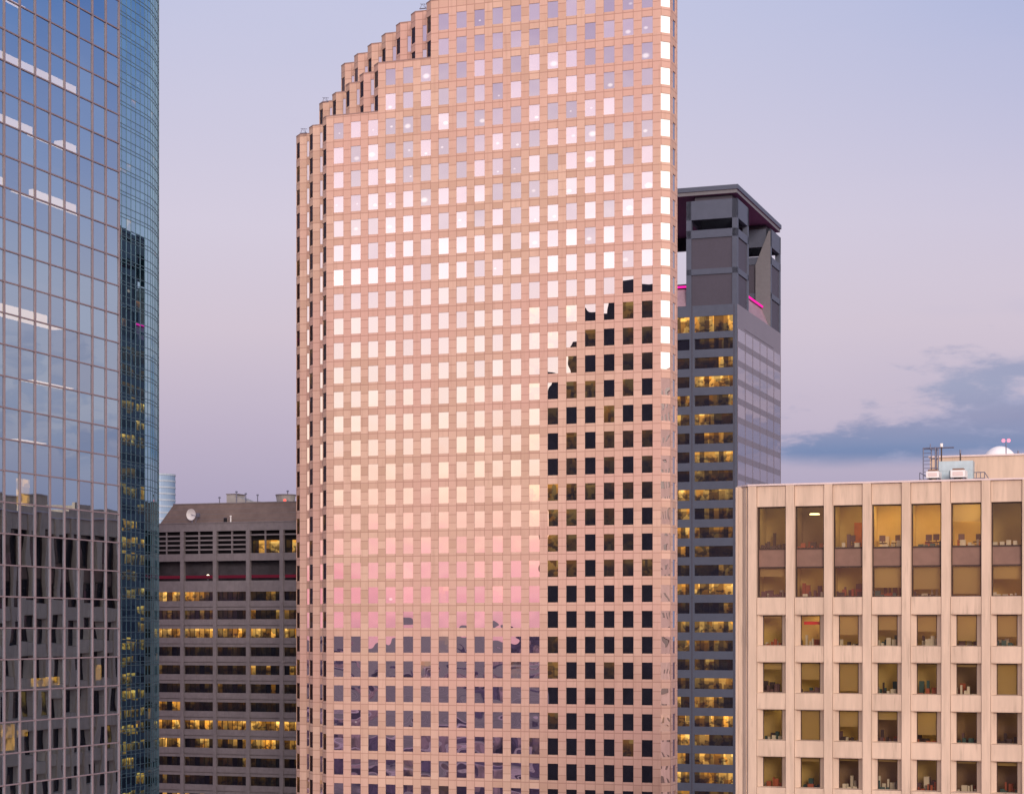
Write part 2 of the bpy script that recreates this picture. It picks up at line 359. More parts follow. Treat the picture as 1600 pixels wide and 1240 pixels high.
def jitter(q, n, amp):
    """tilt a pane by a hair, as glaziers leave them"""
    a, b = random.gauss(0, amp), random.gauss(0, amp)
    offs = (-a-b, a-b, a+b, -a+b)
    return [(p[0]-n[0]*o, p[1]-n[1]*o, p[2]) for p, o in zip(q, offs)]
QUV = [(0,0), (1,0), (1,1), (0,1)]
def place_panes(panes, name, mat, root, score, nmax=100, amp=.0012, attr=None):
    """the panes that show largest are parts of their own, the rest one part of kind stuff"""
    panes = sorted(panes, key=score, reverse=True)
    rest = MB()
    for i, p in enumerate(panes):
        a, b = attr(p) if attr else ((0,0,random.random()), (0,0,0))
        qd = jitter(p['q'], p['n'], amp)
        if i < nmax:
            m = MB(); m.face(qd, QUV, a, b); m.build(name, mat, root)
        else: rest.face(qd, QUV, a, b)
    if rest.f: rest.build(name, mat, root, kind='stuff')

# ================================================================== setting
g = MB(); g.face([(-30000,-30000,0), (30000,-30000,0), (30000,30000,0), (-30000,30000,0)])
def ground_mat():
    m, t, o = newmat('city_ground')
    tc = t.new('ShaderNodeTexCoord')
    n = t.new('ShaderNodeTexNoise', ins={0: tc.outputs['Object'], 'Scale': .02, 'Detail': 8.0, 'Roughness': .7})
    c = t.ramp(n.outputs[0], [(.3, (.11,.06,.085,1)), (.55, (.19,.11,.145,1)), (.7, (.36,.24,.28,1))])
    b = t.new('ShaderNodeBsdfPrincipled', ins={'Base Color': c, 'Roughness': .95}); t.l.new(b.outputs[0], o.inputs[0]); return m
g.build('ground', ground_mat(), dz=0, kind='structure')
road = MB(); kerb = MB(); mark = MB()
def strip(mb, o, x0, x1, y0, y1, z):
    q = [g2w(o, x0, y0), g2w(o, x1, y0), g2w(o, x1, y1), g2w(o, x0, y1)]; mb.face([(a, b, z) for a, b in q])
OG = (-30.18, 320.42)
for x0 in (-14.0,): strip(road, at_px(800, 140), -12, 2, -400, 600, .004+.0)
strip(road, OG, -220, 260, -62, -46, .008)
road.build('road', M['asphalt'], dz=0, kind='structure')
for i in range(60): strip(mark, OG, -200+i*7, -197+i*7, -54.1, -53.9, .014)
mark.build('road_markings', M['white'], dz=0, kind='structure')
# flat low-rise city out to the horizon, only met in the mirror glass
cb = MB()
rc = random.Random(5)
for i in range(900):
    a = rc.uniform(-math.pi*1.02, .02); r = 500*math.exp(rc.uniform(0, 2.9)); x, y = r*math.cos(a), r*math.sin(a)
    s_ = rc.uniform(12, 40)*(1+r/4000); hh = rc.uniform(6, 22) if rc.random() < .93 else rc.uniform(40, 120)*(1 if r > 2500 else .5)
    cb.box(x-s_, x+s_, y-s_*.7, y+s_*.7, 0, hh, 'b')
cb.build('distant_city', plain('city_walls', (.40,.24,.30), .9, 0, .5, .02), dz=0, kind='stuff')

# ================================================================== 1. pink granite tower
pt = thing('pink_granite_tower', 'tall pink granite tower with square mirror windows and a stepped, notched left shoulder', 'skyscraper', (OG[0], OG[1], 0))
ST, C_ = 4.57, 1.27; ZA, ZB, ZC = 83.6, 91.4, 100.5
LX = 1.27+17*3.05+1.72+1.30
ROWS = [82.27-3.96*k for k in range(-4, 34)]
gm = MB(); panes = []; M['granite_coping'] = plain('granite_coping', (.30,.19,.17), .5)
def tier(X0, nst, zb, zt):
    rows = [r for r in ROWS]
    poly = []
    for k in range(nst, -1, -1):
        a = (X0-k*ST-C_, k*ST+C_); b = (X0-k*ST, k*ST)
        wall(gm, a, b, zb, zt, [(.04, 1.76)], rows, s0=-.04, panes=panes, tag='left_chamfer')
        poly += [a, b]
        if k:
            c = (X0-(k-1)*ST-C_, k*ST); d = (c[0], (k-1)*ST+C_)
            wall(gm, b, c, zb, zt, [(1.27, 2.99)], rows, s0=-1.27, panes=panes, tag='step')
            wall(gm, c, d, zb, zt, [(.79, 2.51)], rows, s0=-.79, panes=None if 0 else panes, tag='hidden')
            poly.append(c)
    n0 = round(X0/3.05)
    wins = [(1.27+3.05*i-X0, 1.27+3.05*i+1.76-X0) for i in range(n0, 18)]
    before = len(panes)
    wall(gm, (X0, 0), (LX, 0), zb, zt, wins, rows, s0=X0-1.27, panes=panes, tag='front')
    for p in panes[before:]: p['col'] += n0
    wall(gm, (LX, 0), (LX+C_, C_), zb, zt, [(.04, 1.76)], rows, s0=-.04, panes=panes, tag='right_chamfer')
    wall(gm, (LX+C_, C_), (LX+C_, C_+4.0), zb, zt, [(1.27, 2.99)], rows, s0=-1.27, panes=panes, tag='right')
    pp = [(LX, 0), (LX+C_, C_), (LX+C_, C_+4.0), (LX-14, C_+4.0), (LX-14, 31), (X0-nst*ST-C_, 31)]
    for a, b in zip(pp[2:], pp[3:]+[(X0-nst*ST-C_, nst*ST+C_)]): wall(gm, a, b, zb, zt)
    full = poly+[pp[0]]+pp[1:]
    gm.face([(x, y, zt-.5) for x, y in full])
    # thin coping
    crown = MB()
    xend = {ZA: 9.15, ZB: 18.3}.get(zt)
    for a, b in zip(full[:-3], full[1:-2]):
        if xend is not None:
            if a[0] >= xend: continue
            if a == (X0, 0): b = (xend-.05, 0)
        L = math.hypot(b[0]-a[0], b[1]-a[1]); nx, ny = (b[1]-a[1])/L, -(b[0]-a[0])/L
        o = .05
        crown.face([(a[0]+nx*o,a[1]+ny*o,zt-.12), (b[0]+nx*o,b[1]+ny*o,zt-.12), (b[0]+nx*o,b[1]+ny*o,zt+.04), (a[0]+nx*o,a[1]+ny*o,zt+.04)])
        crown.face([(a[0]+nx*o,a[1]+ny*o,zt+.04), (b[0]+nx*o,b[1]+ny*o,zt+.04), (b[0]-nx*.3,b[1]-ny*.3,zt+.04), (a[0]-nx*.3,a[1]-ny*.3,zt+.04)])
    crown.build('coping', M['granite_coping'], pt)
tier(0, 2, -H, ZA); tier(9.15, 4, ZA, ZB); tier(18.3, 6, ZB, ZC)
gm.build('wall', M['granite'], pt)
rp = random.Random(11)
def pattr(p):
    k = round((82.27-p['top'])/3.96)      # storey counted down from the first shoulder
    lit = 0; blind = 0; spot = (0, 0, 0)
    if p['tag'] == 'front':
        c = p['col']
        if k <= 6:
            pr = .10+.055*(k+4)
            if rp.random() < pr: blind = rp.uniform(.75, 1)
            elif rp.random() < .3: blind = rp.uniform(.15, .45)
            if rp.random() < (.4 if 0 <= k <= 3 else .16): spot = (rp.uniform(.5, 1.1), rp.uniform(.25, .75), rp.uniform(.15, .5))
        elif c >= 11 and 8 <= k <= 18 and rp.random() < (.8 if c < 14 else .5): lit = rp.choice((.15, .3, .5, .8, 1.0) if c < 14 else (.1, .2, .35, .6))
        elif k >= 19 and rp.random() < .07: lit = rp.uniform(.1, .4)
        if (k, c) in ((22, 5), (22, 12), (28, 7), (28, 9), (28, 8)): lit = .75
        if (k, c) in ((24, 1), (19, 3)): spot = (.8, .5, .25)
    else:
        if p['tag'] == 'step' and k == 27: lit = .6
        if rp.random() < .05: lit = .25
    return (lit, blind, rp.random()), spot
def psc(p):
    m = p['q'][0]; wx, wy = g2w(OG, m[0], m[1]); v = V0-(p['top']-1.3)*F/wy
    base = 0 if (v < 5 or v > 1235 or p['tag'] != 'front') else 1000
    return base-wy*.01-abs(p['top'])*.0001 if base else -wy-(1000 if p['tag'] == 'hidden' else 0)
nch = [p for p in panes if p['tag'] == 'left_chamfer']; panes = [p for p in panes if p['tag'] != 'left_chamfer']
place_panes(panes, 'window', M['tower_glass'], pt, psc, 100, .0024, pattr)
place_panes(nch, 'notch_window', M['notch_glass_darkened'], pt, lambda p: 0, 0, .001, lambda p: ((rp.choice((0,0,0,0,.07)), 0, .5), (0,0,0)))
# roof davits
def davit(u, v, Yd, label):
    x, y = at_px(u, Yd); z = (V0-v)*Yd/F
    d = thing('roof_davit', label, 'davit', (x, y, H+z), group='davit frames on the stepped roofs'); d.scale = (.55,.55,.55)
    b = MB(); b.box(-1.1, 1.1, -.3, .3, 0, .12); b.build('base', M['steel'], d, 0)
    b = MB()
    for sx in (-.9, .9): b.tube((sx, 0, .12), (sx*.4, 0, 1.5), .07)
    b.tube((-.9, 0, 1.5), (1.3, 0, 1.2), .07); b.tube((-.5, 0, 1.5), (.9, 0, .12), .05)
    b.build('frame', M['steel'], d, 0)
davit(474, 208.5, 331, 'small steel davit on the lowest roof step, far left end of the pink tower')
davit(508, 160, 336, 'small steel davit on the second roof tier, beside the notched granite shoulder')
davit(661, 14, 321, 'small steel davit high on the top left roof steps of the pink tower')

# ================================================================== 2. beige office block on the right
QB = at_px(1195, 166)
bb = thing('beige_office_block', 'beige precast concrete office block with vertical fins, deep set windows and a flat roof', 'office building', (QB[0], QB[1], 0))
BX0, PB = -.62, 3.207; NBAY = 9; RT = 12.2
TOPS = [1.30-3.96*k for k in range(0, 6)]; ZL = TOPS[-1]-2.54-.2
conc = MB(); fins = MB(); brz = MB(); frm = MB()
def bays(nb, P, x_start, pane_out, skip_bev=False):
    """P(s, y, z): facade frame, y into the building"""
    def fb(mb, sa, sb, ya, yb, za, zb_):      # box in facade frame
        c = [P(sa,ya,za), P(sb,ya,za), P(sb,ya,zb_), P(sa,ya,zb_), P(sa,yb,za), P(sb,yb,za), P(sb,yb,zb_), P(sa,yb,zb_)]
        for f in ((0,1,2,3), (4,0,3,7), (1,5,6,2), (3,2,6,7), (4,5,1,0)): mb.face([c[i] for i in f])
    for j in range(nb):
        a = x_start+PB*j; b = a+2.45
        fb(fins, b+.03, a+PB-.03, -.34, .9, -H, RT-.02)
        conc.face([P(b-.02,-.06,-H), P(b+.05,-.06,-H), P(b+.05,-.06,RT-.05), P(b-.02,-.06,RT-.05)])
        conc.face([P(a+PB-a*0-.05-.0,-.06,-H) if 0 else P(a+PB-.05,-.06,-H), P(a+PB+.02,-.06,-H), P(a+PB+.02,-.06,RT-.05), P(a+PB-.05,-.06,RT-.05)])
        fb(conc, a, b, -.14, .9, 10.42, RT-.03)              # frieze
        fb(brz, a+.06, b-.06, .16, .6, 5.38, 6.82)           # bronze spandrel
        for z0, z1 in ((10.32, 10.42), (6.82, 6.95), (5.26, 5.38), (2.80, 2.88)): fb(frm, a+.04, b-.04, .10, .5, z0, z1)
        for sa in (a+.0, b-.10): fb(frm, sa, sa+.10, .12, .5, 2.80, 10.42)
        pane_out.append((j, 'top', [P(a+.1,.26,6.95), P(b-.1,.26,6.95), P(b-.1,.26,10.32), P(a+.1,.26,10.32)]))
        pane_out.append((j, 'second', [P(a+.1,.26,2.88), P(b-.1,.26,2.88), P(b-.1,.26,5.26), P(a+.1,.26,5.26)]))
        zt = 2.80
        for i, tp in enumerate(TOPS):
            # spandrel with projecting lower lip, then splayed window niche
            fb(conc, a, b, -.22, .9, tp+.08, zt); fb(conc, a+.001, b-.001, -.16, .9, tp+.02, tp+.08)
            bt = tp-2.54; y0, y1 = -.10, .36; jl = .41
            A = [P(a,y0,tp+.02), P(b,y0,tp+.02), P(b,y0,bt), P(a,y0,bt)]; Bq = [P(a+jl,y1,tp+.02), P(b-jl,y1,tp+.02), P(b-jl,y1,bt+.04), P(a+jl,y1,bt+.04)]
            for k in (1, 2, 3): conc.face([A[k], A[(k+1) % 4], Bq[(k+1) % 4], Bq[k]])
            for sa in (a+jl, b-jl-.05): fb(frm, sa, sa+.05, y1-.03, y1+.1, bt+.04, tp+.02)
            fb(frm, a+jl, b-jl, y1-.028, y1+.1, tp-.07, tp+.015)
            pane_out.append((j, i, [P(a+jl,y1+.02,bt+.04), P(b-jl,y1+.02,bt+.04), P(b-jl,y1+.02,tp), P(a+jl,y1+.02,tp)]))
            zt = bt-.02
        fb(conc, a, b, -.20, .9, -H, zt)
pf, ps = [], []
bays(NBAY, lambda s, y, z: (s, y, z), BX0, pf)
XF = -2.30                      # left face of the block
bays(12, lambda s, y, z: (XF+y, -s, z), -(1.3+12*PB)+.75, ps)
# corner: plain pier, chamfer with a groove, pier
fins.face([(-1.37,-.3,-H), (BX0-.03,-.3,-H), (BX0-.03,-.3,RT-.02), (-1.37,-.3,RT-.02)])
fins.face([(BX0-.03,-.3,-H), (BX0-.03,.5,-H), (BX0-.03,.5,RT-.02), (BX0-.03,-.3,RT-.02)])
ch = [(-2.58,1.10), (-2.20,.58), (-2.14,.68), (-1.98,.50), (-1.92,.36), (-1.62,.03), (-1.56,.10), (-1.37,-.30)]
for a, b in zip(ch, ch[1:]): fins.face([(a[0],a[1],-H), (b[0],b[1],-H), (b[0],b[1],RT-.02), (a[0],a[1],RT-.02)])
fins.face([(-2.58,1.8,-H), (-2.58,1.10,-H), (-2.58,1.10,RT-.02), (-2.58,1.8,RT-.02)])
fins.face([(-1.6,1.8,-H), (-2.58,1.8,-H), (-2.58,1.8,RT-.02), (-1.6,1.8,RT-.02)])
conc.build('wall', M['concrete_beige'], bb); fins.build('fin', M['concrete_beige'], bb)
brz.build('spandrel', M['bronze'], bb); frm.build('window_frame', M['dark_frame'], bb)
rf = MB()
xr, yr = BX0+PB*NBAY, 1.3+12*PB
rf.prism([(-2.62,1.07), (-1.40,-.38), (xr,-.38), (xr,yr), (-2.62,yr)], RT-.02, RT+.12, True, True)
rf.build('coping', M['coping'], bb)
bk_ = MB(); bk_.box(xr-.02, xr, 0, yr, -H, RT-.04); bk_.box(-1.0, xr, yr-.05, yr, -H, RT-.04); bk_.build('rear_wall', M['concrete_beige'], bb)
# glass of the side elevation
sp_ = MB()
for j, lv, q in ps: sp_.face(jitter(q, (-1, 0), .002), QUV, (.0 if random.random() > .1 else .3, 0, .5))
sp_.build('side_window', M['dark_glass'], bb, kind='stuff')
# office rooms behind the front windows
def clear_glass():
    m, t, o = newmat('clear_glass')
    tr = t.new('ShaderNodeBsdfTransparent', ins={0: (.80,.76,.66,1)}); gl = t.new('ShaderNodeBsdfGlossy', ins={0: (1,.9,.85,1), 1: .03})
    mx = t.new('ShaderNodeMixShader', ins={0: .045, 1: tr.outputs[0], 2: gl.outputs[0]}); t.l.new(mx.outputs[0], o.inputs[0]); return m
M['clear'] = clear_glass()
def room_mat(name, c): return plain(name, c, .8, 0, .08, .5)
RM = [room_mat('room_ochre', (.62,.45,.17)), room_mat('room_tan', (.52,.38,.14)), room_mat('room_olive', (.46,.34,.14)), room_mat('room_brown', (.26,.17,.10))]
def blind_mat():
    m, t, o = newmat('roller_blind')
    d = t.new('ShaderNodeBsdfDiffuse', ins={0: (.50,.36,.16,1)}); tl = t.new('ShaderNodeBsdfTranslucent', ins={0: (.55,.42,.18,1)})
    mx = t.new('ShaderNodeMixShader', ins={0: .5, 1: d.outputs[0], 2: tl.outputs[0]}); t.l.new(mx.outputs[0], o.inputs[0]); return m
M['blind'] = blind_mat()
LAMP = {}
def lampmat(k):
    k = round(k, 1)
    if k not in LAMP: LAMP[k] = emit('room_light', (1.0, .77, .36), k)
    return LAMP[k]
# per window: (room tone, light, blind drop 0..1)
TOPR = [(2,3.4,.0), (3,2.6,.0), (1,6.5,.0), (0,6.5,.0), (0,6.0,.0), (0,5.5,.42), (2,3.0,.0), (1,2,0), (1,2,0)]
SECR = [(2,2.2,.30), (1,2.4,.05), (1,2.0,.0), (1,2.6,.72), (1,2.6,.78), (1,2.4,.95), (1,2.8,.45), (1,2,.5), (1,2,.5)]
LOW = [[(1,2.6,.1), (0,3.4,.05), (1,2.6,.66), (2,2.2,.50), (1,2.6,.55), (1,2.8,.86), (1,2.6,.72)],
       [(2,2.2,.24), (1,2.0,.58), (1,2.2,.95), (2,1.8,.0), (2,2.4,.0), (3,1.4,.12), (1,2.4,1.0)],
       [(2,2.6,.0), (1,2.0,1.0), (1,2.0,.55), (3,1.8,.3), (1,2.4,.78), (3,2.4,.0), (3,2.0,.0)],
       [(2,1.3,.0), (2,1.0,.15), (3,.9,.1), (3,1.0,.1), (2,1.2,.0), (3,1.2,.1), (3,1.0,.15)],
       [(2,1.3,.2)]*7, [(2,1.3,.2)]*7]
rr_ = random.Random(3)
def furnish(mb, x0, x1, y, z, h):
    """silhouettes of desk clutter standing on the sill line"""
    x = x0
    while x < x1-.15:
        wd = rr_.uniform(.12, .5); hh = rr_.uniform(.15, 1)*h
        mb.box(x, min(x+wd, x1), y, y+.3, z, z+hh); x += wd+rr_.uniform(.0, .25)
CL = [plain('clutter_dark', (.05,.035,.035), .8), plain('clutter_plum', (.12,.07,.08), .8), plain('clutter_pale', (.55,.5,.42), .8), plain('clutter_rust', (.30,.08,.04), .8), plain('clutter_teal', (.04,.09,.09), .8)]
for j, lv, q in pf:
    x0, x1 = q[0][0], q[1][0]; z0, z1 = q[0][2], q[2][2]
    pane = MB(); pane.face(jitter(q, (0, -1), .001), QUV); wo = pane.build('window', M['clear'], bb)
    if lv == 'top': tone, li, dr = TOPR[j]; fz, cz, dep = 6.62, 10.75, 5.0
    elif lv == 'second': tone, li, dr = SECR[j]; fz, cz, dep = 2.5, 5.55, 4.0
    else:
        tone, li, dr = LOW[lv][min(j, 6)]; fz, cz, dep = z0-.75, z1+.22, 3.4
    a = BX0+PB*j; xa, xb = a-.32, a+2.77
    r = MB(); y0 = .92 if 0 else .52
    r.face([(xa,dep,fz), (xb,dep,fz), (xb,dep,cz), (xa,dep,cz)]); r.face([(xa,y0,fz), (xa,dep,fz), (xa,dep,cz), (xa,y0,cz)])
    r.face([(xb,dep,fz), (xb,y0,fz), (xb,y0,cz), (xb,dep,cz)]); r.face([(xa,y0,fz), (xb,y0,fz), (xb,dep,fz), (xa,dep,fz)])
    r.face([(xa,dep,cz), (xb,dep,cz), (xb,y0,cz), (xa,y0,cz)])
    ro = r.build('office_room', RM[tone], bb)
    l = MB()
    if lv == 'top' and j == 1: l.lathe(a+.95, 3.6, [(.0, 9.9), (.45, 9.9), (.40, 10.0), (0, 10.0)], 14); l.build('ceiling_light', lampmat(5), ro)
    lx = a+rr_.uniform(.5, 1.4); ly = 1.5+(dep-2.6)*rr_.uniform(0, .8)
    l = MB(); l.box(lx, lx+1.0, ly, ly+.5, cz-.07, cz-.02); l.build('ceiling_light', lampmat(li*((4.0 if isinstance(lv, int) and lv < 3 else 3.2) if lv != 'top' or j in (0,1,2,6) else 11.0)), ro)
    if dr > 0:
        b = MB(); zb = z1+.02-(z1-z0)*dr; b.face([(x0+.03,y1_,zb) if 0 else (x0+.03,.50,zb), (x1-.03,.50,zb), (x1-.03,.50,z1+.02), (x0+.03,.50,z1+.02)])
        b.build('roller_blind', M['blind'], ro)
    # something standing in every room
    if dr < .95:
        c = MB(); furnish(c, xa+.4, xb-.4, rr_.uniform(.6, 1.3), z0-.3, rr_.uniform(.7, 1.2) if lv != 'top' else .9)
        c.build('shelf_clutter', rr_.choice(CL), ro)
        c = MB(); furnish(c, xa+.4+rr_.uniform(0,.8), xb-.4-rr_.uniform(0,1.0), 1.7, z0-.3, rr_.uniform(.5, 1.5)); c.build('shelf_clutter', rr_.choice(CL), ro)
        if rr_.random() < .7:
            c = MB(); furnish(c, xa+.4, xb-.4, dep-1.4, fz, rr_.uniform(.9, 1.9)); c.build('shelf_clutter', rr_.choice(CL), ro)
    if lv == 'top' and j in (2,):
        c = MB(); c.box(a+.9, a+1.7, dep-.08, dep-.04, fz, fz+2.6); c.build('door', plain('orange_door', (.60,.16,.03), .6), ro)
    if lv == 0 and j == 1:
        c = MB(); c.box(a+.55, a+1.95, 1.0, 1.03, z0+1.72, z0+1.98); c.build('banner', plain('red_banner', (.70,.03,.02), .7), ro)
def chair_thing(x, y, z, rz, label):
    X, Yy = g2w(QB, x, y)
    c = thing('office_chair', label, 'chair', (X, Yy, H+z), ANG+rz, group='office chairs behind the upper windows')
    b = MB(); b.box(-.26, .26, -.24, .24, .42, .50); b.build('seat', CL[0], c, 0)
    b = MB(); b.box(-.25, .25, .22, .28, .62, 1.12); b.box(-.04, .04, .23, .27, .46, .66); b.build('backrest', CL[1], c, 0)
    b = MB(); b.tube((0,0,.1), (0,0,.43), .035); b.build('post', M['steel'], c, 0)
    b = MB()
    for k in range(5): b.tube((0,0,.12), (.28*math.cos(k*1.257), .28*math.sin(k*1.257), .05), .03, 6)
    b.build('base', M['steel'], c, 0)
for (j, dx, y, rz, lb) in ((3,.6,2.0,.4,'office chair in the brightest lit top floor room, at its left'), (3,1.7,1.6,-.6,'office chair in the brightest lit top floor room, at its right'),
    (4,1.2,1.8,.2,'office chair behind the fifth top floor window, at its left'), (4,1.9,1.5,3.0,'office chair behind the fifth top floor window, by its right frame'),
    (5,.7,1.6,.3,'office chair under the half drawn blind of the sixth top floor window'), (5,1.9,1.9,-.4,'pale lit office chair at right under the half drawn top floor blind'),
    (2,1.5,1.7,2.6,'office chair beside the orange door in the third top floor room')):
    chair_thing(BX0+PB*j+dx, y, 6.85, rz, lb)
# penthouse and roof plant
ph = MB(); pu0 = 1453
def sfromu(o, u, yoff):          # local x on the plane local y = yoff for image column u
    t_ = (u-800)/F; ox, oy = g2w(o, 0, yoff); return (oy*t_-ox)/(E1[0]-E1[1]*t_)
YPH = 16.0
xp0 = sfromu(QB, 1453, YPH); oy = g2w(QB, xp0, YPH)[1]; zph = (V0-715)*oy/F
ph.prism([(xp0, YPH), (xr-.5, YPH), (xr-.5, YPH+20), (xp0, YPH+20)], RT, zph); ph.build('penthouse', M['concrete_beige'], bb)
pc = MB(); pc.box(xp0-.12, xr-.4, YPH-.12, YPH+20, zph, zph+.15, 'b'); pc.build('penthouse_coping', M['coping'], bb)
sn = MB(); sn.box(XF+.1, XF+.5, 10, 20, RT+.1, 13.0); sn.box(XF+.1, XF+.5, 20, yr-.2, RT+.1, 13.75); sn.box(XF+.5, XF+9, 24, yr-.2, RT+.1, 13.7); sn.build('added_mirror_screen', M['concrete_beige'], bb)  # unseen screens, added to lift the roofline mirrored in the blue glass
rd = MB(); rd.face([(-1.3,0,RT+.13), (xr-.1,0,RT+.13), (xr-.1,yr-.1,RT+.13), (-1.3,yr-.1,RT+.13)]); rd.build('roof', M['tar'], bb)
def roof_pos(u, v, yoff):
    x = sfromu(QB, u, yoff); wx, wy = g2w(QB, x, yoff); return x, wx, wy, (V0-v)*wy/F
# dome on the penthouse
x, wx, wy, z = roof_pos(1562, 697, YPH+9)
dm = thing('roof_dome', 'white rounded dome on the flat roof of the beige block, under the red beacon', 'dome', (wx, wy, H+zph+.02))
hz = z-zph; rx = 26.5*wy/F
b = MB(); b.lathe(0, 0, [(rx*math.cos(a_), hz*math.sin(a_)*1.0) for a_ in [math.pi/2*i/8 for i in range(9)]], 28); b.build('shell', M['white'], dm, 0, smooth=True)
b = MB(); b.lathe(0, 0, [(rx+.08, 0), (rx+.08, .16), (rx-.05, .16)], 28); b.build('base_ring', M['coping'], dm, 0)
# beacon
x, wx, wy, z = roof_pos(1572, 688, YPH+1.2)
bc = thing('aviation_beacon', 'glowing red beacon on a thin pole in front of the white roof dome', 'beacon', (wx, wy, H+zph))
b = MB(); b.tube((0,0,0), (0,0,z-zph-.2), .05); b.build('pole', M['steel'], bc, 0)
for dx in (-.23, .23):
    b = MB(); b.lathe(dx, 0, [(0, z-zph-.17), (.13, z-zph-.13), (.17, z-zph), (.12, z-zph+.13), (0, z-zph+.17)], 12); b.build('lamp', M['beacon'], bc, 0, smooth=True)
# fan units
def fan_unit(u0, u1, vt, vb, yo, label):
    x0 = sfromu(QB, u0, yo); x1 = sfromu(QB, u1, yo); _, wx, wy, zt = roof_pos((u0+u1)/2, vt, yo); xm = (x0+x1)/2; wd = (x1-x0)/2
    c = thing('cooling_unit', label, 'cooling unit', (*g2w(QB, xm, yo), H+RT+.13), group='cooling units on the beige roof')
    ht = zt-RT-.13
    b = MB(); b.box(-wd, wd, 0, 1.8, .38, ht*.86); b.build('casing', M['white'], c, 0)
    b = MB(); b.box(-wd*.75, wd*.75, .1, 1.5, ht*.86, ht); b.build('fan_guard', M['bronze'], c, 0)
    for sx in (-wd*.8, wd*.65): b = MB(); b.box(sx, sx+.12, .1, 1.7, 0, .38); b.build('leg', M['steel'], c, 0)
    b = MB(); b.box(-wd*.7, wd*.7, -.02, .0, .5, ht*.74); b.build('grille', M['coping'], c, 0)
fan_unit(1447, 1467, 733, 746, 2.6, 'white boxy cooling unit on the beige roof, left of the galvanised duct')
fan_unit(1485, 1508, 731, 746, 2.6, 'white cooling unit with rust brown top in front of the galvanised duct')
x0 = sfromu(QB, 1467, 5.2); x1 = sfromu(QB, 1520, 5.2)
dc = thing('air_duct', 'pale blue galvanised air duct behind the cooling units on the beige roof', 'duct', (*g2w(QB, x0, 5.2), H+RT+.13))
b = MB(); b.box(0, x1-x0, 0, 1.3, 1.15, 1.95); b.build('top_run', M['duct'], dc, 0)
b = MB(); b.box(0, .9, 0.02, 1.2, 0, 1.15); b.build('riser', M['duct'], dc, 0)
b = MB(); b.box(x1-x0-.9, x1-x0, 0.02, 1.2, 0, 1.15); b.build('riser', M['duct'], dc, 0)
b = MB(); b.box(1.0, 1.6, -.3, 1.0, 0.1, 1.15); b.build('elbow', M['duct'], dc, 0)
# ladder cage
x, wx, wy, z = roof_pos(1449, 700, 12)
ld = thing('roof_ladder', 'caged steel access ladder beside the left end of the penthouse wall', 'ladder', (wx, wy, H+RT+.13))
b = MB(); zt = z-RT-.13
for sx in (-.35, .35): b.tube((sx,0,0), (sx,0,zt), .05)
b.build('rail', M['steel'], ld, 0)
b = MB()
for k in range(11): b.tube((-.35,0,.3+k*(zt-.4)/10), (.35,0,.3+k*(zt-.4)/10), .025, 6)
b.build('rungs', M['steel'], ld, 0)
b = MB()
for sx, sy in ((.75,.3), (.75,-.5), (.95,0)): b.tube((sx,sy,zt*.25), (sx,sy,zt+.05), .05)
for k in range(4): b.tube((.35,-.5,zt*(.3+.22*k)), (.95,.3,zt*(.3+.22*k)), .04, 6)
b.tube((-.4,0,zt), (2.3,0,zt), .06); b.tube((.3,-.3,zt-.2), (.3,-.3,zt+.35), .04)
b.build('cage', M['steel'], ld, 0)
for u, vt, yo, lb, tip in ((1471, 698, 7, 'thin brown pole with a pale tip left of the beige penthouse middle', 1), (1500.5, 708, 7, 'thin dark pole rising out of the galvanised duct', 0), (1591, 709, YPH+3, 'short aerial on the penthouse roof, right of the dome', 0)):
    x, wx, wy, z = roof_pos(u, vt, yo); zb = (RT+.13) if yo < YPH else zph
    a = thing('antenna_pole', lb, 'antenna', (wx, wy, H+zb), group='thin poles on the beige roof')
    b = MB(); b.tube((0,0,0), (0,0,z-zb), .06); b.build('mast', M['dark_frame'], a, 0)
    b = MB(); b.tube((0,0,z-zb), (0,0,z-zb+.3), .13 if tip else .07); b.build('tip', M['white'] if tip else M['steel'], a, 0)
# guard rail
x0 = sfromu(QB, 1519, 6); x1 = sfromu(QB, 1545, 6)
gr = thing('guard_rail', 'low curved steel guard rail right of the cooling units', 'railing', (*g2w(QB, x0, 6), H+RT+.13))
b = MB(); L_ = x1-x0
for zz_ in (.5, 1.0): b.tube((0,0,zz_), (L_*.75,0,zz_), .035, 6); b.tube((L_*.75,0,zz_), (L_,-.2,zz_*.45), .035, 6)
b.build('rail', M['steel'], gr, 0)
b = MB()
for k in range(4): b.tube((L_*.25*k,0,0), (L_*.25*k,0,1.0), .035, 6)
b.build('posts', M['steel'], gr, 0)
x0 = sfromu(QB, 1437, 3.4)
g2 = thing('guard_rail', 'small folded steel rail left of the first white cooling unit', 'railing', (*g2w(QB, x0, 3.4), H+RT+.13))
b = MB(); b.tube((0,0,0), (0,0,.9), .04); b.tube((0,0,.9), (.8,0,.45), .04); b.tube((.8,0,.45), (.8,0,0), .04); b.tube((0,0,.4), (.5,0,0), .04); b.build('frame', M['steel'], g2, 0)

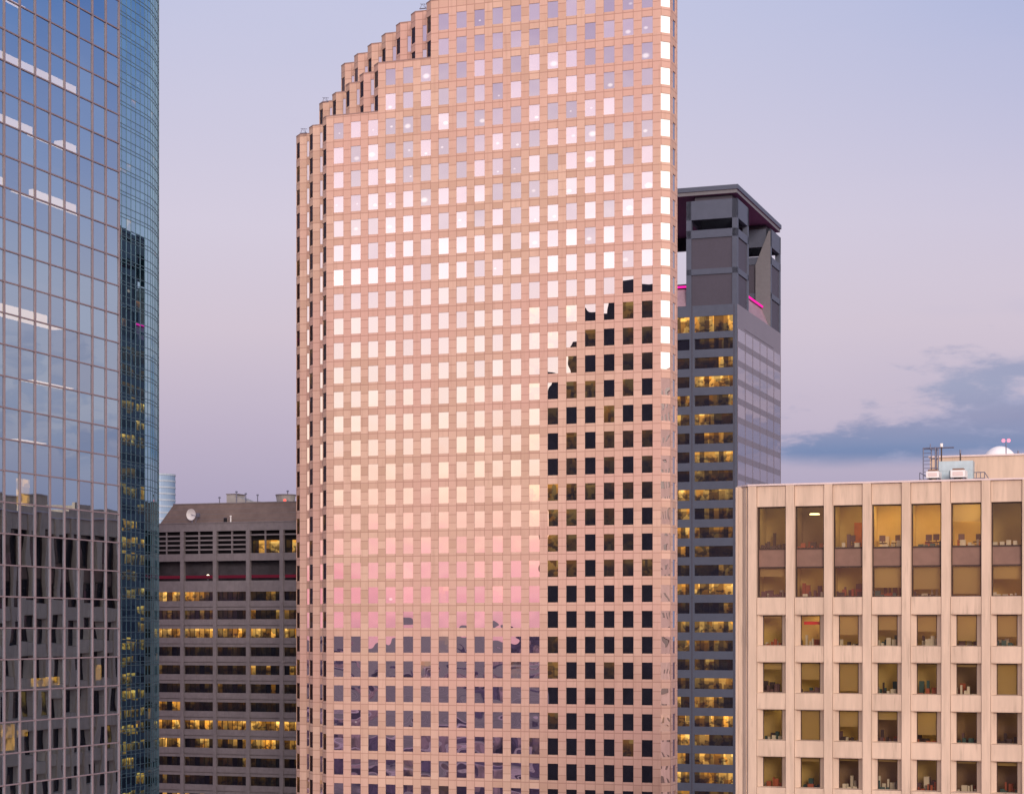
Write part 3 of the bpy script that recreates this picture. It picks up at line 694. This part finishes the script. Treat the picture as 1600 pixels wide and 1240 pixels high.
# ================================================================== 3. grey concrete block, left background
QG = at_px(340, 425)
gb = thing('grey_concrete_block', 'dark grey concrete office block with ribbon windows and a sloping brown roof storey', 'office building', (QG[0], QG[1], 0))
PG = 7.95; GX = [-16.4+PG*i for i in range(0, 8)]; gx0, gx1 = -17.0, GX[-1]
gc = MB(); gd = MB(); gp = MB(); lv_ = MB(); gw = []
gp_pan = []
ZP = 23.2
for x in GX: gp.box(x-.42, x+.42, -.45, .5, -H, ZP-1.5)
rowsG = [8.4-3.96*k for k in range(0, 16)]
gc.box(gx0, gx1, -.30, .6, 21.46, ZP); gc.box(gx0, gx1, -.25, .6, 15.04, 16.63); gc.box(gx0, gx1, -.25, .6, 8.40, 10.76)
zt = 8.4
for r in rowsG:
    zb = r-1.95; nx = r-3.96
    gc.box(gx0, gx1, -.25, .6, nx+.75, zb); gc.box(gx0, gx1, .05, .6, nx+.55, nx+.75); gc.box(gx0, gx1, -.2, .6, nx+.0, nx+.55)
gc.box(gx0, gx1, -.2, .6, -H, rowsG[-1]-3.96)
gc.box(gx1-1, gx1, .6, 38, -H, ZP-.3); gc.box(gx0, gx0+.5, .6, 38, -H, ZP-.3); gc.box(gx0, gx1, 37.5, 38, -H, ZP-.3)
gc.build('wall', M['concrete_grey'], gb); gp.build('pier', M['concrete_grey'], gb)
rg = random.Random(21)
LITROW = {0: [(0,.9),(1,.75),(3,.15)], 1: [(0,.15),(1,.25),(3,.5),(4,.5)], 2: [(0,.9),(1,1),(2,.9),(3,.95),(4,.8)], 3: [], 4: [(0,.2),(3,.4),(4,.6)], 5: [(0,.1),(1,.2),(2,.15),(3,.2)],
          6: [(0,.7),(1,.15)], 7: [(0,.9),(1,.9),(2,.9),(3,1),(4,.9)], 8: [(0,1),(1,.55),(2,.6),(3,1),(4,.6)], 9: [(2,.25),(3,.15)], 10: [(0,.15),(1,.2),(2,.3)], 11: [(0,.6),(1,.4)]}
for i, r in enumerate(rowsG):
    for j in range(len(GX)-1):
        xa, xb = GX[j]+.42, GX[j+1]-.42; lit = dict(LITROW.get(i, [])).get(j, 0)
        n = 6; fo = MB()
        for k in range(n):                    # six lights per ribbon, some lit
            a, b = xa+(xb-xa)*k/n, xa+(xb-xa)*(k+1)/n
            on = lit*rg.choice((.2,.4,.8,1.1,1.5)) if rg.random() < min(1, lit*1.15) else (rg.uniform(0, .05))
            fo.face(jitter([(a,.3,r-1.95), (b,.3,r-1.95), (b,.3,r), (a,.3,r)], (0,-1), .002), QUV, (on, 0, rg.random()))
        fo.build('ribbon_window', M['grey_glass'], gb)
gmul = MB()
for r in rowsG:
    for j in range(len(GX)-1):
        xa, xb = GX[j]+.42, GX[j+1]-.42
        for k in range(1, 6): x = xa+(xb-xa)*k/6; gmul.box(x-.04, x+.04, .2, .34, r-1.95, r)
gmul.build('mullion', M['black'], gb)
# louvre storey, with lit plant room behind the right bays
for j in range(len(GX)-1):
    xa, xb = GX[j]+.42, GX[j+1]-.42; xm = (xa+xb)/2
    l = MB(); l.box(xm-.13, xm+.13, -.1, .3, 16.63, 21.46)
    if j < 3:
        for k in range(4): z = 17.35+k*1.0; l.box(xa, xb, -.05, .3, z, z+.33)
    else:
        l.box(xa, xb, -.05, .3, 20.4, 20.7)
    l.build('louvre', M['concrete_grey'], gb)
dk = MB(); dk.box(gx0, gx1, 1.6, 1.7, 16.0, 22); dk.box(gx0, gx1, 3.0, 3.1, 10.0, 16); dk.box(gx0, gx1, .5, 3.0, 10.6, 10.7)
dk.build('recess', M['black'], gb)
for j in (3, 4, 5):
    xa, xb = GX[j]+.42, GX[j+1]-.42; n = 5; fo = MB()
    for k in range(n): a, b = xa+(xb-xa)*k/n, xa+(xb-xa)*(k+1)/n; fo.face([(a,1.2,16.63), (b,1.2,16.63), (b,1.2,19.4), (a,1.2,19.4)], QUV, (rg.choice((.5,1.0,1.3)) if k else .05, 0, .5))
    fo.build('plant_room_window', M['grey_glass'], gb)
rl = MB(); rl.box(gx0, gx1, 1.0, 1.1, 11.35, 12.0); rl.build('red_light_strip', M['red_line'], gb)
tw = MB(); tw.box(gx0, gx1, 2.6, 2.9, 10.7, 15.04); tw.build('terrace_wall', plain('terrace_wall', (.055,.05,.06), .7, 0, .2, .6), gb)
# sloping roof storey
sr = MB(); x0, x1, y0, y1 = gx0+2.6, gx1-1, .2, 36; I = 2.3; z0, z1 = ZP-.2, 27.55
b0 = [(x0,y0,z0), (x1,y0,z0), (x1,y1,z0), (x0,y1,z0)]; b1 = [(x0+I,y0+I,z1), (x1-I,y0+I,z1), (x1-I,y1-I,z1), (x0+I,y1-I,z1)]
for k in range(4): sr.face([b0[k], b0[(k+1) % 4], b1[(k+1) % 4], b1[k]])
sr.face(b1); sr.build('roof', M['roof_brown'], gb)
sj = MB()
for k in range(1, 4): f = k/4; sj.box(x0+I*f, x1-I*f, y0+I*f-.03, y0+I*f+.1, z0+(z1-z0)*f-.05, z0+(z1-z0)*f+.03)
sj.box(x0+I-.1, x1-I, y0+I-.12, y0+I+.3, z1-.05, z1+.18)
sj.build('roof_seam', M['concrete_grey'], gb)
gutter = MB(); gutter.box(gx0, gx1, -.42, .2, ZP-.02, ZP+.18); gutter.build('parapet_cap', M['concrete_grey'], gb)
def gpos(u, v, yo): x = sfromu(QG, u, yo); wx, wy = g2w(QG, x, yo); return wx, wy, (V0-v)*wy/F
wx, wy, z = gpos(302, 804.5, .0)
ds = thing('satellite_dish', 'round white satellite dish on the parapet below the sloping brown roof', 'satellite dish', (wx, wy-.3, H+ZP+.18))
zc = z-ZP-.1
b = MB()
R_ = 1.25
for ir in range(5):
    for ia in range(20):
        def pp(rr, a): r0 = R_*rr; return (r0*math.cos(a)*.92, -.9+ .45*(rr**2)*-1+.45, zc+r0*math.sin(a))
        a0, a1 = ia*math.pi/10, (ia+1)*math.pi/10
        b.face([pp(ir/5,a0), pp((ir+1)/5,a0), pp((ir+1)/5,a1), pp(ir/5,a1)])
b.build('reflector', M['white'], ds, 0, smooth=True)
b = MB(); b.tube((0,-.4,0), (0,-.4,zc), .1); b.build('mount', M['steel'], ds, 0)
b = MB(); b.tube((.2,-1.4,zc), (1.6,-.6,zc-.5), .06); b.tube((.9,-.5,0), (1.5,-.5,zc+.2), .07); b.box(1.1,1.9,-.7,-.3,zc-.5,zc+.3); b.build('feed_arm', M['steel'], ds, 0)
def tank(u0, u1, vt, label, yo=8, flare=1.0):
    wx, wy, z = gpos((u0+u1)/2, vt, yo); r = (u1-u0)/2*wy/F
    k = thing('cooling_tower', label, 'cooling tower', (wx, wy, H+z1), group='cooling towers on the grey roof')
    b = MB(); b.lathe(0, 0, [(r*flare, 0), (r, z-z1-.25)], 20); b.build('drum', M['tank'], k, 0)
    b = MB(); b.lathe(0, 0, [(r+.1, z-z1-.25), (r+.1, z-z1), (r-.25, z-z1), (r-.25, z-z1-.6)], 20); b.build('rim', M['concrete_grey'], k, 0)
tank(431, 462, 772.5, 'tapered grey cooling tower on the roof edge beside the pink tower', 8, .88)
wx, wy, z = gpos(371, 772, 8)
k = thing('roof_tank_house', 'pale grey plant box with a sloping top on the brown roof', 'plant housing', (wx, wy, H+z1))
w2 = 19*wy/F; hz_ = z-z1
b = MB(); P_ = [(-w2,0), (-w2*.1,-.0), (-w2*.1,4), (-w2,4)]; b.prism(P_, 0, hz_); b.build('body', M['tank'], k, 0)
b = MB(); b.face([(-w2*.1,0,0), (w2*.95,0,0), (w2*.95,0,hz_*.35), (-w2*.1,0,hz_*.85)]); b.face([(-w2*.1,0,hz_*.85), (w2*.95,0,hz_*.35), (w2*.95,4,hz_*.35), (-w2*.1,4,hz_*.85)]); b.face([(w2*.95,0,0), (w2*.95,4,0), (w2*.95,4,hz_*.35), (w2*.95,0,hz_*.35)])
b.build('sloping_annexe', M['tank'], k, 0)
b = MB(); b.box(-w2-.1, 0, -.12, 4.1, hz_, hz_+.18); b.build('cap', M['concrete_grey'], k, 0)
b = MB(); b.box(w2*.95, w2*1.9, 0, 3, 0, hz_*.3); b.build('low_annexe', M['tank'], k, 0)
for u, v, lb in ((343, 778, 'small dark vent left of the plant box on the brown roof'), (369.5, 769, 'thin flue pipe in front of the plant box'), (384, 772, 'small vent on the sloping plant box'), (402.5, 774, 'short flue between plant box and cooling tower'), (449.5, 768, 'thin mast above the cooling tower')):
    wx, wy, z = gpos(u, v, 6.5)
    a = thing('roof_vent', lb, 'roof vent', (wx, wy, H+z1), group='vents and masts on the grey roof')
    b = MB(); b.tube((0,0,0), (0,0,z-z1), .11); b.build('pipe', M['steel'], a, 0)
    b = MB(); b.lathe(0, 0, [(.0, z-z1), (.32, z-z1), (.2, z-z1+.3), (0, z-z1+.3)], 8); b.build('cap', M['steel'], a, 0)
wx, wy, z = gpos(445, 782, 3.2)
a = thing('warning_light', 'small glowing red warning light on the brown roof edge', 'warning light', (wx, wy, H+z1+.1))
b = MB(); b.tube((0,0,0), (0,0,z-z1-.2), .08); b.build('stem', M['steel'], a, 0)
b = MB(); b.lathe(0, 0, [(0, z-z1-.25), (.32, z-z1-.2), (.32, z-z1+.2), (0, z-z1+.35)], 10); b.build('lamp', M['beacon_red'], a, 0)
for u, v, yo, zz_, lb in ((325, 899, 1.4, 0, 'small lamp glowing on the terrace of the grey block'),):
    wx, wy, z = gpos(u, v, yo)
    a = thing('terrace_lamp', lb, 'lamp', (wx, wy, H+10.76))
    b = MB(); b.tube((0,0,0), (0,0,z-10.76-.2), .06); b.build('post', M['steel'], a, 0)
    b = MB(); b.lathe(0, 0, [(0, z-10.96), (.3, z-10.85), (.3, z-10.6), (0, z-10.45)], 10); b.build('globe', M['lamp_white'], a, 0)
wx, wy, z = gpos(352, 811, .1)
a = thing('roof_hatch', 'small dark hatch on the parapet ledge below the sloping brown roof', 'hatch', (wx, wy, H+ZP+.18))
b = MB(); b.box(-.3, .3, -.2, .2, 0, .9); b.build('box', M['black'], a, 0); b = MB(); b.box(-.35, .35, -.25, .25, .9, .98); b.build('lid', M['steel'], a, 0)
wx, wy, z = gpos(360.5, 811, .1)
a = thing('vent_pipe', 'short white vent pipe beside the dark hatch on the parapet ledge', 'pipe', (wx, wy, H+ZP+.18))
b = MB(); b.tube((0,0,0), (0,0,1.2), .14); b.build('pipe', M['white'], a, 0); b = MB(); b.lathe(0,0,[(.22,1.15),(.22,1.35),(0,1.42)],10); b.build('cap', M['white'], a, 0)

# ================================================================== 4. slate tower with open crown, right background
QS = at_px(1152, 413)
sb = thing('slate_tower', 'dark slate tower with lit ribbon windows and an open crown edged in magenta light', 'skyscraper', (QS[0], QS[1], 0))
SX, SY = -45.0, 44.4
cl_ = MB(); ZT = 67.2
rowsS = [61.5-3.97*k for k in range(0, 34)]
bay = [(-9.25, -.95), (-18.2, -10.3), (-27.1, -19.2), (-36.1, -28.1), (-44.0, -37.1)]
wins_all = []
def sq(xa, xb, za, zb_, y=0): cl_.face([(xa,y,za), (xb,y,za), (xb,y,zb_), (xa,y,zb_)])
z = -H
rws = [(61.5-3.97*k-2.27, 61.5-3.97*k) for k in range(33, -1, -1)]+[(62.9, 66.2)]
for za, zb_ in rws:
    sq(SX, 0, z, za); xs = sorted(bay); x = SX
    for a, b in xs:
        sq(x, a, za, zb_); x = b
        for q in ([(a,0,za), (a,.4,za), (a,.4,zb_), (a,0,zb_)], [(b,.4,za), (b,0,za), (b,0,zb_), (b,.4,zb_)], [(a,0,za), (b,0,za), (b,.4,za), (a,.4,za)], [(a,.4,zb_), (b,.4,zb_), (b,0,zb_), (a,0,zb_)]): cl_.face(q)
    sq(x, 0, za, zb_); z = zb_
sq(SX, 0, z, ZT+1.3)
cl_.face([(SX,SY,-H), (SX,0,-H), (SX,0,ZT+1.3), (SX,SY,ZT+1.3)]); cl_.face([(0,SY,-H), (SX,SY,-H), (SX,SY,ZT+1.3), (0,SY,ZT+1.3)])
cl_.face([(SX,0,ZT+1.3), (0,0,ZT+1.3), (0,SY,ZT+1.3), (SX,SY,ZT+1.3)])
cl_.build('wall', M['slate'], sb)
cj = MB()
for xj in (-.0, -9.75, -18.7): cj.box(xj-.75 if xj == 0 else xj-.08, xj-.62 if xj == 0 else xj+.08, -.06, 0, -H, ZT+1.2)
cj.build('joint_trim', M['slate_panel'], sb)
rs = random.Random(9)
LS = {0:(.9,1.0), 1:(0,.12), 2:(.8,.75), 3:(.6,1.1), 4:(.7,.5), 5:(.7,.9), 6:(.9,.5), 7:(.5,.7), 8:(.4,.2), 9:(.9,.6), 10:(.6,.25), 11:(1,.25), 12:(.5,.4), 13:(.1,.4), 14:(.6,1.0), 15:(.1,.2), 16:(.3,.6), 17:(.6,.2), 18:(.1,.3), 19:(.1,.5), 20:(.8,.5), 21:(1,1.1), 22:(1.1,.9), 23:(.6,1.0), 24:(1,.9)}
for i, (za, zb_) in enumerate(reversed(rws)):
    for bi, (a, b) in enumerate(bay):
        lit = LS.get(i, (.3, .3))[1 if bi == 0 else 0]*(1 if bi < 2 else rs.random()); n = 8; fo = MB()
        cut = rs.randint(3, n) if lit < 1 else n; flip = rs.random() < .5
        for k in range(n):
            xa, xb = a+(b-a)*k/n, a+(b-a)*(k+1)/n; kk = n-1-k if flip else k
            on = lit*rs.choice((.25,.5,.9,1.3)) if kk < cut else lit*.06
            fo.face(jitter([(xa,.4,za), (xb,.4,za), (xb,.4,zb_), (xa,.4,zb_)], (0,-1), .001), QUV, (on*1.1, 0, rs.random()))
        fo.build('ribbon_window', M['slate_glass'], sb)
lf = MB()
for i, (za, zb_) in enumerate(reversed(rws)):
    for (a, b) in ((1.0, 9.3), (10.9, 18), (19.5, 26.5), (28, 35), (36.5, 43.4)):
        lit = rs.choice((.0, .4, .8, 1.0)) if i > 2 else .1
        for k in range(6):
            ya, yb = a+(b-a)*k/6, a+(b-a)*(k+1)/6; lf.face([(SX-.03,yb,za), (SX-.03,ya,za), (SX-.03,ya,zb_), (SX-.03,yb,zb_)], QUV, (lit*rs.choice((.5,1,1.3)), 0, .5))
lf.build('left_window', M['slate_glass'], sb, kind='stuff')
# right elevation: mirror bands and spandrels in six wide panels
sg = MB(); ss = MB(); sv = MB(); NP = 6
for i in range(-1, 46):
    zt = 63.4-3.97*i
    if zt > ZT: continue
    if zt < -H+4: break
    ss.face([(0,0,zt-3.97), (0,SY,zt-3.97), (0,SY,zt-2.62), (0,0,zt-2.62)])
    for k in range(NP):
        a, b = .3+(SY-.6)*k/NP, .3+(SY-.6)*(k+1)/NP
        sg.face(jitter([(0,a+.1,zt-2.62), (0,b-.1,zt-2.62), (0,b-.1,zt), (0,a+.1,zt)], (1,0), .004), QUV, (0,.2,0))
ss.face([(0,0,63.4), (0,SY,63.4), (0,SY,ZT+1.3), (0,0,ZT+1.3)])
for k in range(NP+1): y = .3+(SY-.6)*k/NP; sv.box(-.1, .06, y-.1, y+.1, -H, 63.4)
sv.box(-.1, .08, 7, SY-8, 64.0, 64.25)
ss.build('side_spandrel', M['slate_side'], sb); sg.build('side_window', M['side_glass'], sb, kind='stuff'); sv.build('side_mullion', M['slate_side'], sb)
# crown
ZR0, ZR1 = 91.8, 93.5
def pylon(x0, x1, y0, y1):
    b = MB(); zs = [(ZT+1.3, 68.5), (75.0, 76.2), (82.7, 84.4), (86.6, 90.6)]
    tk = .9
    fx, fy = (x0, x1), (y0, y1)
    # corner posts
    for xa in (x0, x1-1.1):
        for ya in (y0, y1-1.1): b.box(xa, xa+1.1, ya, ya+1.1, ZT+1.3, 90.6)
    for za, zb_ in zs: b.box(x0, x1, y0, y1, za, zb_) if zb_-za > .3 and za < 80 else b.box(x0, x1, y0, y0+tk, za, zb_) or b.box(x0, x1, y1-tk, y1, za, zb_) or b.box(x0, x0+tk, y0, y1, za, zb_) or b.box(x1-tk, x1, y0, y1, za, zb_)
    o = b.build('crown_pylon', M['slate'], sb)
    p = MB()
    for za, zb_ in ((68.5, 75.0), (76.2, 82.7)): p.box(x0+1.0, x1-1.0, y0+.25, y0+.5, za, zb_); p.box(x1-.5, x1-.25, y0+1.0, y1-1.0, za, zb_); p.box(x0+.25, x0+.5, y0+1, y1-1, za, zb_); p.box(x0+1, x1-1, y1-.5, y1-.25, za, zb_)
    p.build('louvre_panel', M['slate_panel'], o)
    n_ = MB(); n_.box(x0+1.5, x1-1.5, y0+1.5, y1-1.5, 90.6, ZR0); n_.build('roof_prop', M['slate_panel'], o)
pylon(-11, 0, 0, 10.9); pylon(SX, SX+11, 0, 10.9); pylon(-11, 0, 33.4, SY); pylon(SX, SX+11, 33.4, SY)
rs_ = MB(); rs_.box(SX-.15, .15, -.15, SY+.15, ZR0+.75, ZR1, 'b'); rs_.build('roof_slab', M['slate'], sb)
rs_ = MB(); rs_.box(SX+.12, -.12, .12, SY-.12, ZR0, ZR0+.75, 'b'); rs_.build('roof_fascia', M['slate_light'], sb)
sf = MB(); sf.face([(SX-.1,SY+.1,ZR0+.74), (.1,SY+.1,ZR0+.74), (.1,-.1,ZR0+.74), (SX-.1,-.1,ZR0+.74)]); sf.face([(SX+.12,SY-.12,ZR0), (-.12,SY-.12,ZR0), (-.12,.12,ZR0), (SX+.12,.12,ZR0)]); sf.build('soffit', M['soffit_glow'], sb)
tri = MB()
q = [(0,-.0), (0,0)]
# raking wall attached to the far pylon, cut on the diagonal
pts = [(-.02,33.3,ZT+1.3), (-.02,33.3,90.0), (-.4,33.3,90.0), (-3.4,33.3,82.5), (-3.4,33.3,ZT+1.3)]
tri.face([pts[4], pts[0], pts[1], pts[2], pts[3]]); tri.face([(p[0], 32.9+.0, p[2]) for p in (pts[4], pts[0], pts[1], pts[2], pts[3])])
tri.face([(-3.4,33.3,ZT+1.3), (-3.4,32.9,ZT+1.3), (-3.4,32.9,82.5), (-3.4,33.3,82.5)]); tri.face([(-3.4,33.3,82.5), (-3.4,32.9,82.5), (-.4,32.9,90), (-.4,33.3,90)])
tri.build('raking_wall', M['slate_light'], sb)
co = MB(); co.box(SX+2.2, -2.2, 2.2, SY-2.2, ZT+1.3, 73.6); co.box(SX+11, -11, SY-1.2, SY-.2, 88.8, ZR0-.02); co.box(SX+.2, SX+1.2, 11, SY-11, 88.8, ZR0-.02); co.build('core', plain('core_wall', (.035,.036,.055), .4, 0, .2, .5), sb)
sk = MB()
X0_, X1_, Y0_, Y1_ = SX+.35, -.35, .35, SY-.35; x0, x1, y0, y1 = SX+1.9, -1.9, 1.9, SY-1.9
b0 = [(X0_,Y0_,ZT+1.4), (X1_,Y0_,ZT+1.4), (X1_,Y1_,ZT+1.4), (X0_,Y1_,ZT+1.4)]; b1 = [(x0,y0,72.4), (x1,y0,72.4), (x1,y1,72.4), (x0,y1,72.4)]
for k in range(4): sk.face([b0[k], b0[(k+1) % 4], b1[(k+1) % 4], b1[k]])
sk.build('sloping_skirt', plain('skirt_glow_tint', (.30,.20,.24), .6), sb)  # pink cast of the neon is put into the slope's base colour
for bx in ((SX+11.2, -11.2, y0-.3, y0-.1), (x1+.1, x1+.3, 11.2, 32.7), (x0-.3, x0-.1, 11.2, 32.7)):
    ne = MB(); ne.box(*bx, 72.75, 73.15); ne.build('neon_strip', M['neon'], sb)

# ================================================================== 5. teal curved tower behind the glass block
cs = (-84.0, 360.0)
tb = thing('teal_curved_tower', 'slender rounded tower of teal glass with close paired floor lines', 'skyscraper', (cs[0], cs[1], 0), 0)
W_ = [(-78.5,327.0), (-73.2,333.0), (-71.9,337.6), (-66.5,356.9), (-65.95,359.8), (-65.8,362.7), (-65.88,366.2), (-66.4,370.5), (-68.6,378.5), (-75,388), (-87,392), (-99,386), (-104,372), (-104,350), (-99,335), (-89,327)]
T_ = [(x-cs[0], y-cs[1]) for x, y in W_]
lev = []; k = 0
while True:
    base = -H+3.0+FLT*k if 0 else -H+3.0+3.96*k
    if base > 178: break
    lev += [base, base+.62, base+1.95]; k += 1
tg = []; tm = MB(); edges = []
for i in range(len(T_)):
    a, b = T_[i], T_[(i+1) % len(T_)]; L = math.hypot(b[0]-a[0], b[1]-a[1]); d = ((b[0]-a[0])/L, (b[1]-a[1])/L); nn = (d[1], -d[0])
    n = max(1, round(L/1.75)); edges.append((a, b, d, nn, L, n))
    for j in range(n):
        p0 = (a[0]+d[0]*L*j/n, a[1]+d[1]*L*j/n); p1 = (a[0]+d[0]*L*(j+1)/n, a[1]+d[1]*L*(j+1)/n)
        for za, zb_ in zip(lev, lev[1:]):
            tg.append(dict(q=[(p0[0],p0[1],za), (p1[0],p1[1],za), (p1[0],p1[1],zb_), (p0[0],p0[1],zb_)], n=nn, top=zb_))
rt = random.Random(4)
def tsc(p):
    q = p['q'][0]; wx, wy = cs[0]+q[0], cs[1]+q[1]; v = V0-p['top']*F/wy; u = 800+F*wx/wy
    vis = (p['n'][0]*-wx+p['n'][1]*-wy) > 0 and 186 < u < 249 and 0 < v < 1240
    return (1000-wy+(p['q'][2][2]-p['q'][0][2])*5) if vis else -1000-wy
def tat(p):
    lit = rt.uniform(.3, .8) if rt.random() < .015 else 0
    return (lit, 0, rt.random()), ((rt.uniform(.3, .7), .5, .6) if p['top'] > 20 and rt.random() < .012 else (0,0,0))
place_panes(tg, 'glass_pane', M['teal_glass'], tb, tsc, 100, .0016, tat)
for a, b, d, nn, L, n in edges:
    O = lambda s_, o, z: (a[0]+d[0]*s_+nn[0]*o, a[1]+d[1]*s_+nn[1]*o, z)
    for zl in lev:
        tm.face([O(0,.05,zl-.05), O(L,.05,zl-.05), O(L,.05,zl+.05), O(0,.05,zl+.05)]); tm.face([O(0,0,zl-.05), O(L,0,zl-.05), O(L,.05,zl-.05), O(0,.05,zl-.05)])
    for j in range(n):
        s_ = L*j/n; e = .05 if j == 0 else .025
        tm.face([O(s_-e,.07,lev[0]), O(s_+e,.07,lev[0]), O(s_+e,.07,lev[-1]), O(s_-e,.07,lev[-1])]); tm.face([O(s_-e,0,lev[0]), O(s_-e,.07,lev[0]), O(s_-e,.07,lev[-1]), O(s_-e,0,lev[-1])])
tm.build('mullion', M['teal_mullion'], tb)
b = MB(); b.face([(x, y, lev[-1]+.02) for x, y in T_]); b.build('roof', M['tar'], tb)
b = MB(); b.prism(T_, -H, -H+3, False); b.build('plinth', M['concrete_grey'], tb)

# ================================================================== 6. small far cylinder
cf = at_px(249, 1215); RF = 10.2
fb_ = thing('far_glass_cylinder', 'small pale blue round glass tower far off, between the teal tower and the brown roof', 'tower', (cf[0]-.5, cf[1], 0), 0)
b = MB(); gl_ = MB(); ztop = (V0-739)*1205/F; NF = 40
for k in range(18):
    za, zb_ = ztop-3.9*(k+1), ztop-3.9*k
    for i in range(NF):
        a0, a1 = 2*math.pi*i/NF, 2*math.pi*(i+1)/NF
        for mb, r, z0_, z1_ in ((gl_, RF, za, zb_-1.0), (b, RF+.25, zb_-1.0, zb_)):
            mb.face([(r*math.cos(a0), r*math.sin(a0), z0_), (r*math.cos(a1), r*math.sin(a1), z0_), (r*math.cos(a1), r*math.sin(a1), z1_), (r*math.cos(a0), r*math.sin(a0), z1_)])
gl_.build('window_band', M['far_glass'], fb_); b.build('floor_band', plain('far_band', (.30,.36,.42), .4), fb_)
b = MB(); b.lathe(0, 0, [(RF, -H), (RF, ztop-3.9*18)], NF); b.lathe(0, 0, [(RF+.25, ztop), (0, ztop+.05)], NF); b.build('shaft', M['tank'], fb_)

# ================================================================== 7. blue glass block, left foreground
QL = at_px(185.5, 146.9)
lb_ = thing('blue_glass_block', 'blue mirror glass office block with a square grid of mullions, nearest on the left', 'office building', (QL[0], QL[1], 0))
PW, PH = 1.855, 2.1227; NC = 20; K0, K1 = -15, 26
lp = []
for i in range(NC):
    for k in range(K0, K1):
        y0, y1 = -(i+1)*PW, -i*PW; z0, z1 = .19+PH*k, .19+PH*(k+1)
        lp.append(dict(q=[(0,y0,z0), (0,y1,z0), (0,y1,z1), (0,y0,z1)], n=(1,0), top=z1, col=i, k=k))
rl_ = random.Random(2)
def lsc(p):
    wx, wy = g2w(QL, 0, p['q'][0][1]); u = 800+F*wx/wy; wx2, wy2 = g2w(QL, 0, p['q'][1][1]); u2 = 800+F*wx2/wy2
    v = V0-(p['top']-1)*F/wy; return (1000-wy-abs(p['top'])*.01) if (u2 > 2 and -10 < v < 1245) else -wy
def lat(p): return (0, .0, rl_.random()), (0,0,0)
place_panes(lp, 'glass_pane', M['blue_glass'], lb_, lsc, 100, .0042, lat)
mu = MB()
for i in range(NC+1): y = -i*PW; mu.box(-.05, .09, y-.055, y+.055, .19+PH*K0, .19+PH*K1)
mu.build('vertical_mullion', M['mullion'], lb_)
mu = MB()
for k in range(K0, K1+1): z = .19+PH*k; mu.box(-.05, .065, -NC*PW, 0, z-.045, z+.045)
mu.build('horizontal_mullion', M['mullion'], lb_)
# body: dark core behind the glass, floor slabs, stepped top towards its far left end
DX = 76.6
body = MB(); body.box(-DX, -5.0, -NC*PW, -.4, -H, 60, 'k'); 
for (xa, xb, zt) in ((-DX, -70.8, 62), (-70.8, -66, 70), (-66, -60.5, 77), (-60.5, 0, 84)):
    body.face([(xb,0,-H), (xa,0,-H), (xa,0,zt), (xb,0,zt)]); body.face([(xa,0,zt), (xb,0,zt), (xb,-NC*PW,zt), (xa,-NC*PW,zt)]); body.face([(xa,-NC*PW,-H), (xb,-NC*PW,-H), (xb,-NC*PW,zt), (xa,-NC*PW,zt)])
    body.face([(xa,0,-H), (xa,-NC*PW,-H), (xa,-NC*PW,zt), (xa,0,zt)])
body.face([(0,-NC*PW,.19+PH*K1), (0,0,.19+PH*K1), (0,0,84), (0,-NC*PW,84)]); body.face([(0,-NC*PW,-H), (0,0,-H), (0,0,.19+PH*K0), (0,-NC*PW,.19+PH*K0)])
body.build('core', plain('glass_block_core', (.045,.04,.05), .6, 0, .3, .2), lb_)
sl = MB()
for k in range(K0, K1+1, 2): z = .19+PH*k; sl.box(-5, -.15, -NC*PW, -.4, z+.66, z+1.35)
sl.build('floor_slab', M['black'], lb_)
# lit ceilings and rooms seen through the glass
def yu(u, x=0.0):
    """distance along the glass wall for an image column"""
    t_ = (u-800)/F; ox, oy = QL[0]+E1[0]*x, QL[1]+E1[1]*x
    return (oy*t_-ox)/(E2[0]-E2[1]*t_)
for k, ua, ub, sc_ in ((18, -10, 121, 1), (16, -10, 53, 1), (16, 54, 99, .35), (16, 100, 121, 1), (14, 54, 121, 1.15), (14, -10, 8, 1), (10, -10, 76, 1.5), (10, 77, 93, .3), (8, 54, 97, .35), (6, 31, 52, .3), (20, -10, 30, .5)):
    z = .19+PH*k; ya, yb = yu(ua), yu(ub); Yd = g2w(QL, 0, (ya+yb)/2)[1]
    dep = min(4.2, .62/(z/Yd)*.54*sc_)
    b = MB(); b.box(-.14-dep, -.12, max(ya, -NC*PW), yb+dep*1.8, z+.60, z+.64)
    if sc_ >= .9: bd = MB(); bd.box(-.11, -.09, yb, min(yb+dep*1.8+.3, -.1), z+.02, z+.66); bd.build('masking_board', M['black'], lb_)  # black board added behind the glass to cut the ceiling glow off square
    if sc_ < .9: b.v = [(x-(.0), y, z_-.45) for x, y, z_ in b.v]
    b.build('lit_ceiling', M['ceil_cream'], lb_)
for ua, ub, va, vb in ((32, 51, 748, 789), (55, 76, 1059, 1072), (78, 98, 1057, 1070), (156, 163, 1038, 1062), (8, 28, 1131, 1172), (33, 48, 1140, 1150)):
    ya, yb = yu(ua), yu(ub); Yd = g2w(QL, 0, (ya+yb)/2)[1]
    b = MB(); b.box(-.35, -.25, ya, yb, (V0-vb)*Yd/F, (V0-va)*Yd/F); b.build('lit_room', M['lit_yellow'], lb_)

# ================================================================== 8. stone tower off to the right, met only in the corner mirror windows
st = thing('sandstone_tower', 'pale sandstone tower mirrored in the corner windows of the pink tower', 'office building', (186, 190, 0), math.radians(37))
b = MB(); b.box(0, 24, -45, 45, -H, 66); b.build('wall', plain('sandstone', (.82,.56,.46), .8, 0, .12, .4, True), st)
b = MB()
for k in range(40):
    for j in range(22): b.box(-.06, .1, -43+4*j, -41.6+4*j, 62-4*k-1.9, 62-4*k)
b.build('window', M['bronze'], st, kind='stuff')
